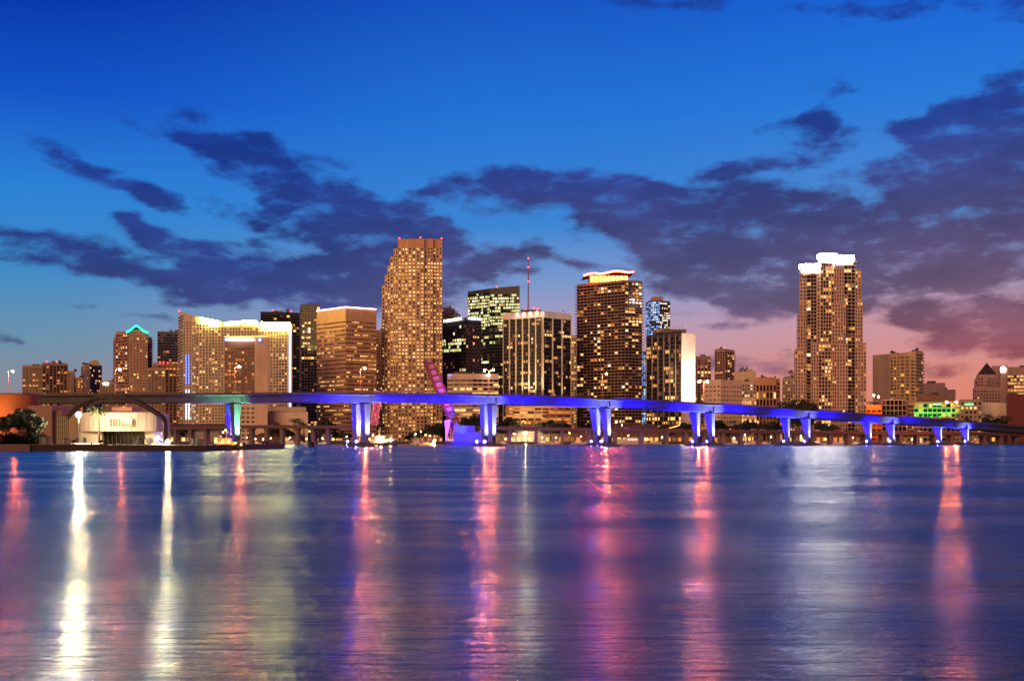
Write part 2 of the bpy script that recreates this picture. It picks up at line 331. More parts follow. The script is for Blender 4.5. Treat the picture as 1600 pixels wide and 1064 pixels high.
def tower(name, label, cat, secs, mats=(tan,), group=None, roof=True, beacons=(), clutter=True, cap=100, wname='window'):
    mats = list(mats)+[mats[-1]]*(3-len(mats)) if len(mats) < 3 else list(mats)
    if len(mats) < 4: mats.append(white)
    P0, _ = chain(secs[0]); mx = sum(p[0] for p in P0)/len(P0); my = sum(p[1] for p in P0)/len(P0)+secs[0]['depth']/2
    root = thing(name, label, cat, (mx, my, GZ), group); seed = hash(round(mx*7)) & 0xffff
    mb = MB(); rf = MB(); wins = []; ei = 0; r = random.Random(seed); tops = []
    for si, s in enumerate(secs):
        P, zt = chain(s); z0 = s['z0']
        if len(P) == 3 and not isinstance(s['Y'], (list, tuple)):
            back = [(P[0][0]+P[2][0]-P[1][0], P[0][1]+P[2][1]-P[1][1])]; zb = [zt[0]]
        else:
            back = [(p[0]*(1+s['depth']/p[1]*.92), p[1]+s['depth']) for p in reversed(P)]; zb = list(reversed(zt))
        poly = P+back; mb.prism(poly, z0, 0, 0, zt+zb)
        tops.append((poly, max(zt), min(zt)))
        for k, f in enumerate(s['faces']):
            ei += 1
            if f: facade(mb, wins, P[k], P[k+1], z0, min(zt[k], zt[k+1]), f, seed+ei*13+si, ei % 5)
        if roof:
            cx_ = sum(p[0] for p in poly)/len(poly); cy_ = sum(p[1] for p in poly)/len(poly)
            ins = [(cx_+(p[0]-cx_)*.94, cy_+(p[1]-cy_)*.94) for p in poly]
            if max(zt)-min(zt) < .5:
                rf.prism(ins, zt[0]-.5, zt[0]+.35)
                if clutter:
                    W_ = abs(P[-1][0]-P[0][0])
                    for k in range(3):
                        a = r.uniform(.2, .7)*W_; cxx = P[0][0]+a; cyy = min(p[1] for p in P)+r.uniform(6, 14); hh = r.uniform(1.2, 3.4); ww = r.uniform(.06, .16)*W_
                        rf.box(cxx, cxx+ww, cyy, cyy+5, zt[0]+.35, zt[0]+.35+hh)
    mb.build('wall', mats, root)
    if rf.v: rf.build('roof', roofm, root)
    wins.sort(key=lambda w_: (w_[0], w_[1])); vis = [w_ for w_ in wins if -w_[1] > 28]; rest = [w_ for w_ in wins if -w_[1] <= 28]
    allw = vis+rest; ind, oth = allw[:cap], allw[cap:]
    if len(allw) > cap and len(vis) > cap:
        litv = [w_ for w_ in vis if w_[0] == 0]; drk = [w_ for w_ in vis if w_[0] == 1]
        if len(litv) > cap: ind = r.sample(litv, cap)
        else: ind = litv+r.sample(drk, cap-len(litv))
        ids = set(map(id, ind)); oth = [w_ for w_ in allw if id(w_) not in ids]
    for w_ in ind:
        key = (round(w_[3][0], 3), round(w_[4], 2), round(w_[5], 2), w_[6], round(w_[3][1], 3)); me = WCACHE.get(key)
        if not me:
            ux, uy = w_[3]; a, h = w_[4]/2, w_[5]/2
            me = bpy.data.meshes.new(wname); me.from_pydata([(-ux*a, -uy*a, -h), (ux*a, uy*a, -h), (ux*a, uy*a, h), (-ux*a, -uy*a, h)], [], [(0, 1, 2, 3)])
            me.materials.append(W[w_[6]]); WCACHE[key] = me
        o = bpy.data.objects.new(wname, me); COL.objects.link(o); o.parent = root
        o.location = (w_[2][0]-root.location[0], w_[2][1]-root.location[1], w_[2][2]-root.location[2])
    if oth:
        wm2 = MB(); names = sorted({w_[6] for w_ in oth}); ix = {k: i for i, k in enumerate(names)}
        for w_ in oth:
            ux, uy = w_[3]; a, h = w_[4]/2, w_[5]/2; c = w_[2]
            wm2.poly([(c[0]-ux*a, c[1]-uy*a, c[2]-h), (c[0]+ux*a, c[1]+uy*a, c[2]-h), (c[0]+ux*a, c[1]+uy*a, c[2]+h), (c[0]-ux*a, c[1]-uy*a, c[2]+h)], ix[w_[6]])
        o = wm2.build(wname, [W[k] for k in names], root); o['kind'] = 'stuff'
    for (px, py, Y) in beacons:
        q = MB(); q.tube([(X(px, Y), Y, Z(py, Y)-3), (X(px, Y), Y, Z(py, Y)-.3)], .12, 5); bo = q.build('beacon_mast', steel, root)
        q = MB(); q.ball((X(px, Y), Y, Z(py, Y)), .75, 6, 4); q.build('beacon', BEAC, bo)
    return root
def strip(root, name, pts, mt, h=.8, d=.6, kind='box'):           # a lit line or band through (px,py,Y) points
    q = MB(); W3 = [(X(a, c), c, Z(b_, c)) for a, b_, c in pts]
    for p, p2 in zip(W3, W3[1:]):
        dx, dy = p2[0]-p[0], p2[1]-p[1]; L = math.hypot(dx, dy); n = (dy/L*d, -dx/L*d)
        q.hexa([(p[0]+n[0], p[1]+n[1], p[2]-h), (p2[0]+n[0], p2[1]+n[1], p2[2]-h), (p2[0], p2[1], p2[2]-h), (p[0], p[1], p[2]-h),
                (p[0]+n[0], p[1]+n[1], p[2]), (p2[0]+n[0], p2[1]+n[1], p2[2]), (p2[0], p2[1], p2[2]), (p[0], p[1], p[2])])
    return q.build(name, mt, root)
def quadbox(root, name, px0, px1, py0, py1, Y, d, mt):            # upright box seen as px0..px1, py0 (top)..py1 (bottom)
    q = MB(); q.box(X(px0, Y), X(px1, Y), Y, Y+d, Z(py1, Y), Z(py0, Y)); return q.build(name, mt, root)

EN = lambda n, c, s: em(n, c, s, True)
neon_green = EN('green_neon', (.0, .75, .38), 3.2); neon_pink = EN('pink_white_neon', (1, .62, .72), 7); neon_red = EN('red_neon', (1, .02, .01), 110)
crown_w = EN('crown_white_light', (1, .85, .76), 120); crown_y = EN('crown_gold_light', (1, .4, .06), 9); para_g = EN('parapet_green_white_light', (1, .84, .2), 100)
para_y = EN('parapet_yellow_light', (1, .7, .2), 90); sign_w = EN('white_sign_light', (1, .92, .85), 7); blue_e = EN('blue_strip_light', (.12, .2, 1), 2.2)
ice_e = EN('ice_strip_light', (.6, .68, 1), 3.0); orange_l = EN('orange_line_light', (1, .5, .12), 3)

# --- left group
tower('apartment_block', 'wide brown apartment block with stepped flat roof behind the orange drum at far left', 'building', [
    S([(35, 571), (66, 571)], 1400, [F(3.3, 4.2, .3, .3, lit=.12, pal='orange', pp=.2, bp=.5)], 30),
    S([(66, 567), (105, 568)], 1398, [F(3.3, 4.2, .3, .3, lit=.24, pal='orange', pp=.2, bp=.5)], 30),
    S([(105, 580), (116, 580)], 1400, [F(3.3, 4.2, .3, .3, lit=.2, pal='orange')], 30),
    S([(116, 590), (130, 590)], 1402, [F(3.3, 4.2, .3, .3, lit=.35, pal='orange')], 30)], (rose, dbrown, rose), beacons=[(73, 565, 1410), (88, 565, 1410)])
tower('apartment_tower', 'slim grey tower with a small lit rounded crown, just right of the stepped brown block', 'building', [
    S([(127, 572), (140, 569), (159, 571)], 1500, [F(3.3, 4, .35, .3, lit=.12, pal='orange'), F(3.3, 4, .35, .3, lit=.22)], 30)], (rose, dbrown, rose))
r_ = tower('rooftop_lounge', 'low block with a glowing white roof lamp beside the slim grey tower', 'building', [
    S([(156, 596), (178, 596)], 1350, [F(3.4, 3.6, .4, .3, lit=.12, pal='orange')], 30)], (rose, dbrown, rose))
quadbox(r_, 'roof_lamp', 161, 169, 598, 601, 1348, 1, sign_w)
q = [o for o in bpy.data.objects if o.name == 'apartment_tower'][0]
cb = MB(); cb.tube([(X(143.5, 1500), 1510, Z(570, 1500)), (X(143.5, 1500), 1510, Z(564.5, 1500)), (X(143.5, 1500), 1510, Z(562, 1500))], [6, 5.6, 2.5], 12); cb.build('crown', W['dim'], q)

r_ = tower('apartment_tower', 'brown balconied tower topped by a wavy green neon line', 'building', [
    S([(177, 528), (181, 528)], [1292, 1288], [F(3.3, 3, .5, .2, 0, .1, lit=.0)], 25),
    S([(181, 519), (199, 517)], [1288, 1276], [F(3.3, 4.2, .42, .16, bp=.9, pp=.3, lit=.16, pal='bright' if 0 else 'mixed', hi=[(.6, .95, 3)], run=.5)], 25),
    S([(199, 517), (203, 515), (213, 508), (223, 515), (231, 519)], [1276]*5, [F(3.3, 3.4, .4, .5, lit=.1, top=2)]*4, 25),
    S([(231, 527), (237, 528)], [1280, 1284], [F(3.3, 3, .3, .1, 1.5, 0, lit=.08)], 25)], (rose, rose, rose), clutter=False)
strip(r_, 'neon_line', [(197.5, 517.5, 1274), (203, 515, 1274), (208, 511, 1274), (213, 507.5, 1274), (218, 510.5, 1274), (224, 515.5, 1274), (232, 518.5, 1274)], neon_green, 2.2, 1)
tower('apartment_block', 'low brown apartment block right of the green-neon tower', 'building', [
    S([(231, 575), (258, 575)], 1230, [F(3.3, 3.8, .35, .3, lit=.14)], 26), S([(239, 567), (257, 567)], 1240, [F(3.3, 4, .4, .3, lit=.03)], 15),
    S([(258, 569), (288, 570)], 1228, [F(3.3, 3.8, .35, .3, lit=.12, pal='orange')], 26)], (rose, dbrown, rose), beacons=[(250, 566, 1238), (256, 566, 1238), (262, 567, 1238)])
tower('office_tower', 'blue-grey glass slab in the gap left of the big curved-top hotel', 'building', [
    S([(246, 518), (287, 519)], 1550, [F(3.7, 3.6, .35, .12, .1, .1, lit=.02, hi=[(.78, .86, 7)], run=.6, pal='orange')], 30)], (bluegrey,)*3)

# big pale hotel with concave roof
Yh = 1180
fw = lambda lit=.2, **k: F(3.2, 3.0, .38, .42, .3, .45, lit=lit, pal='mixed', top=5, **k)
r_ = tower('grand_hotel', 'broad cream hotel tower with sweeping curved roofline and glowing parapet', 'building', [
    S([(279.5, 487), (286, 488)], [Yh+26, Yh], [F(3.2, 5, .3, .3, 1.2, .1, lit=.05)], 30),
    S([(286, 488), (300, 492.5)], [Yh, Yh], [F(3.2, 3.4, .4, .55, .3, .5, lit=.05, top=6, pal='white')], 34),
    S([(300, 492.5), (306, 494)], [Yh-.5, Yh-.5], [F(3.2, 2.6, .4, .5, .2, .4, lit=.45, top=6, pal='white', run=.3)], 34),
    S([(306, 494), (326, 498.5), (350, 503)], [Yh, Yh, Yh], [fw(), fw(.2)], 34),
    S([(350, 503), (376, 504)], [Yh, Yh], [fw(.12)], 34), S([(376, 501), (404, 504)], [Yh-2, Yh-2], [fw(.1)], 36),
    S([(404, 510), (449, 510)], [Yh, Yh], [fw(.26)], 34), S([(449, 508), (456, 508)], [Yh-2, Yh-2], [None], 36)], (cream, cream, cream), roof=False, beacons=[(280, 486, Yh+20)])
strip(r_, 'parapet_light', [(314, 496, Yh-1.2), (328, 499, Yh-1.2), (340.5, 501.5, Yh-1.2)], para_g, 4.5, .8)
strip(r_, 'parapet_light', [(351, 503.5, Yh-1.2), (363, 502, Yh-1.2), (375, 502, Yh-1.2)], EN('parapet_lime_light', (.6, 1, .35), 7), 3.4, .8)
strip(r_, 'parapet_light', [(378, 501, Yh-3), (390, 500.5, Yh-3), (400, 501.5, Yh-3), (404, 505, Yh-3)], para_y, 1.6, .8)
strip(r_, 'parapet_light', [(408.5, 502.5, Yh-1.4), (413, 504, Yh-1.4), (454, 504.5, Yh-2.6)], para_g, 4.8, .8)
strip(r_, 'edge_light', [(452, 512, Yh-2.8), (454.5, 512, Yh-2.8)], ice_e, 132*Yh/FOC, .5)
for a, b_ in ((609, 655), (560, 600)):
    for c in (290.5, 294.5): strip(r_, 'edge_light', [(c, b_-46 if b_ == 600 else a, Yh-1), (c+1.3, b_-46 if b_ == 600 else a, Yh-1)], ice_e if b_ == 655 else blue_e, 46*Yh/FOC, .5)
# brown business hotel in front of it
Yb = 1040
r_ = tower('business_hotel', 'brown brick hotel with a white-lit name strip, standing before the curved cream hotel', 'building', [
    S([(351, 527), (398, 526)], [Yb, Yb-4], [F(3.3, 3.3, .45, .3, .25, .3, lit=.34, pal='orange', top=9)], 26)], (brown, brown, brown))
q = MB(); q.prism([(X(398, Yb-4), Yb-4.2), (X(420, Yb-8), Yb-8), (X(421, Yb+24), Yb+24), (X(399, Yb+24), Yb+24)], GZ, Z(525, Yb-8)); q.build('stair_tower_wall', tan, r_)
strip(r_, 'roof_line_light', [(351, 525.6, Yb-.6), (398, 524.6, Yb-4.8), (420, 524.4, Yb-8.4)], orange_l, .9, .5)
quadbox(r_, 'sign', 356, 396.5, 528.5, 532.5, Yb-5.2, .6, sign_w)
sg = [(353.6, 530.5, Yb-5.6), (406, 531, Yb-8.2)]
for a, b_, c in sg:
    q = MB(); q.tube([(X(a, c), c+.5, Z(b_, c)), (X(a, c), c-.3, Z(b_, c))], 1.7, 14); o = q.build('round_sign', em('blue_sign', (.1, .2, 1), 2.5), r_)
    q = MB(); q.tube([(X(a, c), c-.3, Z(b_, c)), (X(a, c), c-.45, Z(b_, c))], .8, 12); q.build('emblem', sign_w, o)

# dark towers behind
tower('office_tower', 'dark grey tower peeking over the lit parapet of the cream hotel', 'building', [
    S([(407, 487), (468, 489)], 1420, [F(3.6, 4, .3, .15, .2, .2, lit=.06, hi=[(.85, 1, 2)])], 30)], (darkpan, steel, darkpan), beacons=[(427, 485, 1430), (455, 486, 1430)])
tower('condo_tower', 'tall dark glass tower with crown louvres just left of the ribbon-windowed tan tower', 'building', [
    S([(468, 478), (471, 475.5), (500, 475.5)], [1366, 1340, 1340], [F(3.4, 3, .3, .1, .2, .1, lit=.04), F(3.4, 3.6, .22, .12, .5, .3, lit=.14, pal='mixed', rowv=.8)], 30)], (darkpan, bluegrey, dbrown))

# ribbon window tower
fr = lambda **k: F(3.55*1.25, 3.3, .7, .16, .22, .16, lit=.34, pal='yellow', top=13, run=.6, rowv=.8, **k)
r_ = tower('ribbon_window_tower', 'tan granite tower with rows of lit ribbon windows and a pink-white neon roof edge', 'building', [
    S([(495, 486.5), (540.5, 480.5), (588, 484)], 1230, [fr(hi=[(.9, 1, .1)]), fr()], 40)], (mat('tan_granite', (.68, .42, .2)),)*3, clutter=False, roof=True)
P, zt = chain(S([(495, 486.5), (540.5, 480.5), (588, 484)], 1230, []))
q = MB()
for p, p2 in zip(P, P[1:]): q.tube([(p[0], p[1]-.8, zt[0]+.5), (p2[0], p2[1]-.8, zt[0]+.5)], .5, 6)
q.build('neon_line', neon_pink, r_)
tower('slim_tower', 'narrow strip of a brown building squeezed between the ribbon-windowed tower and the tallest tower', 'building', [
    S([(588, 516), (598, 516)], 1450, [F(3.6, 3, .4, .3, lit=.2)], 30)], (rose, rose, rose))

# the tallest tower: sawtooth left edge
Yt = 1250; fs = lambda lit=.62, **k: F(3.9, 3.6, .5, .46, .3, .35, lit=lit, pal='yellow', dark='bdark', top=2.2, rowv=.55, **k)
gran = mat('warm_granite', (.52, .3, .16)); lgran = mat('light_granite', (.52, .4, .3)); secs = []
xs = [(597, 601.5, 446), (601.5, 605.5, 430), (605.5, 610, 415), (610, 615, 401), (615, 622, 389)]
for k, (a, b_, c) in enumerate(xs): secs.append(S([(a, c), (b_, c)], [Yt+26-5*k, Yt+23.5-5*k], [fs(.42)], 34))
for k, (a, b_, c) in enumerate([(622, 637.5, 374), (637.5, 650, 373.5), (650, 663, 373.5), (663, 677, 373.5), (677, 691, 374)]):
    yy = Yt+[0, -3, -4.5, -2, 1][k]; secs.append(S([(a, c), (b_, c)], [yy, yy], [F(3.9, 3.6, .48, .42, .3, .35, lit=.8, pal='yellow', dark='bdark', top=9, rowv=.5, hi=[(0, .25, .7), (.55, .9, 1.15), (.94, 1, .2)])], 34))
tower('stepped_granite_tower', 'tallest tower, granite with stepped left shoulder and hundreds of yellow-lit square windows', 'building', secs, (gran, gran, lgran), beacons=[(624, 372.5, Yt+4), (657, 371, Yt+6), (690, 372.5, Yt+4)])
# dark glass pair
tower('balcony_tower', 'grey balconied rooftop peeking out behind the tallest tower on its right', 'building', [
    S([(690, 480), (711, 483)], 1650, [F(3.4, 4, .35, .12, 1.2, .1, lit=.1)], 30), S([(711, 488), (719, 492)], 1660, [F(3.4, 4, .35, .12, 1.2, .1, lit=.1)], 30)], (grey, tan, grey))
r_ = tower('office_tower', 'black glass office tower with two white-lit roof signs right of the tallest tower', 'building', [
    S([(690, 502), (728, 496)], [1345, 1325], [F(3.8, 3.2, .16, .1, .08, .12, lit=.07, pal='green', hi=[(.78, .88, 5)], run=.5, top=6)], 34),
    S([(728, 496), (752, 500)], [1325, 1340], [F(3.8, 3.1, .3, .3, .2, .3, lit=.03, pal='hot' if 0 else 'yellow', col=(3,), top=7)], 34)], (darkpan, mat('mauve_panel', (.11, .075, .07)), dbrown))
q = strip(r_, 'sign', [(693.5, 500.2, 1341), (721, 496.2, 1326)], sign_w, 2.6, .6)
strip(r_, 'sign', [(732, 496.3, 1325.5), (752, 498, 1338)], sign_w, 1.8, .6)
r_ = tower('office_tower', 'black glass tower with pale green lit floors beneath a slanted roof', 'building', [
    S([(731, 456), (765, 451)], [1500, 1480], [F(4, 3.6, .3, .08, .15, .05, lit=.62, pal='green', hi=[(0, .72, .16), (.97, 1, .3)], run=.6, rowv=.9, top=3)], 40),
    S([(765, 451), (812, 446.5)], [1480, 1474], [F(4, 3.6, .3, .08, .15, .05, lit=.5, pal='green', hi=[(0, .75, .12)], run=.75, rowv=.8, top=7)], 40)], (darkpan, dgreen, darkpan), beacons=[(776, 448, 1490)], roof=False)
# low tan hotel
r_ = tower('parking_hotel', 'low tan block with horizontal lit strips below the black glass towers', 'building', [
    S([(699, 584), (738, 584)], [1010, 1006], [F(3.7, 5, .5, .08, .3, .05, lit=.2, run=.6, top=4)], 30),
    S([(738, 584), (779, 584)], [1006, 1010], [F(3.7, 5, .5, .08, .3, .05, lit=.3, run=.6, top=4)], 30)], (cream,)*3)
quadbox(r_, 'sign', 760, 766, 584.5, 587.5, 1003.5, .8, sign_w); quadbox(r_, 'sign', 700, 706, 585, 587, 1004, .8, em('blue_sign', (.1, .2, 1), 2.5))
# finned tower
Yf = 1120
PF = [(786.5, 491.5), (848, 487.5), (892, 492)]
r_ = tower('finned_tower', 'black tower with floodlit white vertical fins and a tall mast on its roof', 'building', [
    S(PF, Yf, [F(3.7, 2.15, .34, .12, .15, .12, lit=.13, run=.55, fins=6, fp=1.1, top=5.5, dark='bdark', rowv=.7), F(3.7, 2.4, .34, .12, .15, .12, lit=.13, run=.55, fins=3, fp=1.1, top=5.5, dark='bdark', rowv=.7)], 38)],
    (darkpan, darkpan, darkpan, mat('fin_white', (.75, .62, .45))), roof=True, beacons=[(820, 484, 1135), (834, 481, 1135), (840, 483, 1135)])
P, zt = chain(S(PF, Yf, []))
q = MB()
for p, p2 in zip(P, P[1:]):
    dx, dy = p2[0]-p[0], p2[1]-p[1]; L = math.hypot(dx, dy); u = (dx/L, dy/L); n = (dy/L, -dx/L); q.obox(p, u, n, 0, L, .2, 1.6, zt[0]-5.2, zt[0]+.8)
q.build('parapet', white, r_)
quadbox(r_, 'plant_room', 821, 846, 484, 491, 1140, 12, dbrown)
q = MB(); mX = X(825.5, 1142); zb = Z(484, 1142); ztp = Z(404, 1142)
for a, b_ in ((-.7, -.7), (.7, -.7), (0, .8)): q.tube([(mX+a, 1142+b_, zb), (mX+a*.25, 1142+b_*.25, ztp)], .2, 5)
for k in range(24):
    t = k/24; s_ = 1-.75*t; z_ = zb+(ztp-zb)*t; q.tube([(mX-.7*s_, 1142-.7*s_, z_), (mX+.7*s_, 1142-.7*s_, z_+1.6)], .1, 4)
    q.tube([(mX+.7*s_, 1142-.7*s_, z_), (mX-.7*s_, 1142-.7*s_, z_+1.6)], .1, 4)
o = q.build('mast', mat('mast_red', (.3, .06, .05)), r_)
for yy in (404, 418, 440): q = MB(); q.ball((mX, 1141, Z(yy, 1142)), .7, 6, 4); q.build('beacon', BEAC, o)
# floodlights that wash the fins
for k, (ppx, pw_) in enumerate(((797, .25), (808, .4), (818, 1.2), (828, 1.4), (838, 1.4), (848, 1.0), (865, .4), (880, .3))):
    i = 0 if ppx <= 848 else 1; t = (ppx-PF[i][0])/(PF[i+1][0]-PF[i][0]); gx = P[i][0]+(P[i+1][0]-P[i][0])*t; gy = P[i][1]+(P[i+1][1]-P[i][1])*t
    q = MB(); q.box(gx-.5, gx+.5, gy-9.5, gy-8.5, Z(640, Yf), Z(640, Yf)+.8); fx = q.build('floodlight', steel, r_)
    lamp('SPOT', (gx, gy-9, Z(640, Yf)+1.5), (1, .8, .5), 1.3e5*pw_, r_, .5, (gx, gy-1, zt[0]*.62), 34, .8, 'floodlight_beam')
    if k in (1, 2, 3, 4, 5): lamp('SPOT', (gx, gy-4, zt[0]+3.2), (1, .9, .75), 6e3, r_, .4, (gx, gy-.2, zt[0]-12), 70, .9, 'floodlight_beam')
gx, gy = X(880, P[2][1]), P[2][1]-6; lamp('SPOT', (gx, gy-2, zt[0]+3), (.05, 1, .3), 3e4, r_, .3, (gx, gy+3, zt[0]-16), 38, .9, 'floodlight_beam')
q = MB(); q.box(gx-.5, gx+.5, gy-2.2, gy+6.2, zt[0]+3.3, zt[0]+3.6); q.build('lamp_bracket', steel, r_)
tower('slim_tower', 'pale yellow-lit sliver of a building between the finned tower and the wave-roofed tower', 'building', [
    S([(889, 524), (904, 524)], 1350, [F(3.6, 3, .45, .4, .3, .3, lit=.35, pal='yellow')], 28)], (cream,)*3, clutter=False)
# wave-roofed balcony tower
Yw = 1150; PW = [(901.5, 445), (976.7, 437.6), (1003, 439.5)]
r_ = tower('condo_tower', 'dark brown condominium tower ringed by balconies with a gold crown and red wavy roof line', 'building', [
    S(PW, Yw, [F(3.15, 4.2, .26, .18, 1.7, .2, lit=.13, pal='mixed', run=.35, top=2), F(3.15, 4.4, .26, .18, 1.7, .2, lit=.3, pal='mixed', run=.35, top=2)], 40)],
    (dbrown, mat('balcony_concrete', (.34, .22, .17)), dbrown), clutter=False)
q = MB(); q.box(X(921, 1180), X(981, 1180), 1180, 1200, Z(443, 1180), Z(430.5, 1180)); o = q.build('crown', mat('crown_wall', (.5, .32, .15)), r_)
for k in range(9):
    a = 922+6.6*k; q = MB(); q.box(X(a+.8, 1180), X(a+5.6, 1180), 1179.4, 1179.9, Z(441, 1180), Z(432, 1180)); q.build('crown_light', crown_y, o)
q = MB(); pts = [(912, 430.5), (918, 428.5), (924, 427.2), (930, 427), (936, 427.6), (942, 427.4), (948, 426), (954, 424.6), (960, 423.4), (967, 423.3), (974, 424.3), (982, 425.3), (990, 424.5)]
w3 = [(X(a, 1172), 1172, Z(b_, 1172)) for a, b_ in pts]
for p, p2 in zip(w3, w3[1:]): q.hexa([(p[0], 1172, p[2]-.7), (p2[0], 1172, p2[2]-.7), (p2[0], 1206, p2[2]-.7), (p[0], 1206, p[2]-.7), (p[0], 1172, p[2]), (p2[0], 1172, p2[2]), (p2[0], 1206, p2[2]), (p[0], 1206, p[2])])
q.build('wave_roof', dbrown, r_)
q = MB(); q.tube([(a, 1171.4, c-.35) for a, _, c in w3], .85, 6); q.build('neon_line', neon_red, r_)
# blue-lit tower
r_ = tower('blue_lit_tower', 'slender distant tower glowing electric blue with a rounded top', 'building', [
    S([(1009, 473), (1014, 470), (1031, 468.5)], [1760, 1742, 1730], [F(3.6, 3.4, .38, .1, .3, .1, lit=.9, pal='blue', top=2), F(3.6, 3.4, .38, .1, .3, .1, lit=.92, pal='blue', top=2)], 34),
    S([(1031, 470), (1047, 471)], [1730, 1740], [F(3.6, 4, .38, .2, .3, .1, lit=.75, pal='white', top=2, hi=[(0, 1, 1)])], 34),
    S([(1002, 549), (1012, 549)], [1752, 1752], [F(3.6, 3, .3, .25, .3, .1, lit=.75, pal='blue', top=2)], 40)], (bluegrey,)*3, clutter=False)
q = MB(); q.box(X(1018, 1745), X(1036, 1745), 1745, 1760, Z(470, 1745), Z(465, 1745)); q.box(X(1021, 1745), X(1034, 1745), 1746, 1758, Z(465, 1745), Z(463.4, 1745)); q.build('plant_room', rose, r_)
# dark tower with floodlit blank wall
r_ = tower('office_tower', 'black glass tower whose blank right end wall is floodlit white', 'building', [
    S([(1010, 524), (1065, 517)], [1085, 1060], [F(3.9, 3.0, .24, .1, .12, .1, lit=.13, run=.6, fins=6, fp=.45, dark='bdark', hi=[(.1, .22, 4), (.9, 1, 2)])], 36)],
    (darkpan, darkpan, darkpan, mat('fin_brown', (.16, .11, .08))))
P, zt = chain(S([(1010, 524), (1065, 517)], [1085, 1060], []))
q = MB(); q.prism([(X(1065, 1060), 1059.6), (X(1086.5, 1068), 1068), (X(1079, 1110), 1112), (X(1060, 1110), 1112)], GZ, Z(520.5, 1060)); q.build('end_wall', white, r_)
q = MB(); q.box(X(1024, 1082), X(1071, 1082), 1076, 1092, zt[1], Z(514.5, 1076)); q.build('plant_room', dbrown, r_)
q = MB(); wx = X(1076, 1060)
for k in range(4): q.tube([(X(1052+5*k, 1080), 1084, Z(515, 1080)), (X(1052+5*k, 1080), 1084, Z(509-k % 2*3, 1080))], .12, 4)
q.build('antenna', steel, r_)
q = MB(); q.box(wx-.8, wx+.8, 1043, 1044, Z(612, 1050), Z(612, 1050)+1); q.build('floodlight', steel, r_)
lamp('SPOT', (wx, 1040, Z(625, 1050)+1.6), (1, .68, .42), 1.7e5, r_, .6, (wx, 1064, Z(598, 1060)), 120, .9, 'floodlight_beam')
lamp('SPOT', (wx, 1034, Z(600, 1050)), (1, .72, .5), 1.6e5, r_, .6, (wx, 1064, Z(565, 1060)), 120, .9, 'floodlight_beam')
# right of it
tower('apartment_tower', 'pinkish apartment tower half hidden behind the floodlit white wall', 'building', [
    S([(1084, 557), (1111, 557)], 1300, [F(3.3, 3.6, .3, .4, .3, .4, lit=.22, pal='mixed')], 28)], (rose, rose, rose))
tower('apartment_tower', 'narrow twin-faced tower with balconies standing alone in the right-centre gap', 'building', [
    S([(1117, 546), (1133, 545)], [1512, 1500], [F(3.3, 3.8, .32, .35, .3, .3, lit=.1)], 28), S([(1133, 545), (1147.5, 547)], [1500, 1508], [F(3.3, 3.8, .3, .3, 1.3, .2, lit=.16)], 28)], (rose, rose, rose), beacons=[(1132, 543, 1504)])
tower('office_block', 'plain two-toned office block with small dotted windows beside a twin street lamp', 'building', [
    S([(1101, 593), (1126, 593)], [1020, 1008], [F(3.9, 4.2, .66, .5, .15, .1, lit=.06, top=4)], 30), S([(1126, 593), (1158.5, 595)], [1008, 1018], [F(3.9, 3.0, .68, .5, .15, .1, lit=.08, top=4)], 30)], (cream,)*3)
tower('old_office_block', 'stepped tan office block with a stacked roof block', 'building', [
    S([(1147, 581), (1181, 580)], [1250, 1240], [F(3.7, 3.6, .5, .45, lit=.06, top=12)], 34), S([(1158, 577), (1176, 577)], [1256, 1254], [None], 20), S([(1159, 596), (1181, 595)], 1222, [F(3.7, 3.4, .45, .4, lit=.25, pal='white', hi=[(0, .7, .4)])], 30)], (tan, tan, tan))
tower('courthouse', 'tan courthouse with tall vertical window bays and bright top windows', 'building', [
    S([(1181, 590), (1213, 590)], 1140, [F(7, 3.4, .16, .38, .1, .5, lit=.12, top=7, dark='bdark', hi=[(.8, 1, 2)])], 26), S([(1213, 592), (1219, 592)], 1144, [F(4, 4, .5, .4, lit=.05)], 26)], (mat('courthouse_stone', (.5, .26, .16)),)*3)
tower('dining_hall', 'low cream hall with a row of five tall lit windows below the courthouse', 'building', [
    S([(1159, 621), (1182, 621)], 1000, [F(5, 2.2, .35, .3, lit=.9, pal='bright' if 0 else 'yellow', top=2)], 16)], (cream,)*3, clutter=False)
tower('office_block', 'small pale office block touching the left side of the white-crowned tower', 'building', [
    S([(1223, 591), (1243, 590)], 1220, [F(3.6, 3.6, .5, .5, lit=.3, pal='mixed')], 26), S([(1235, 582), (1246, 582)], 1230, [F(3.6, 3.6, .5, .5, lit=.1)], 26)], (tan,)*3)

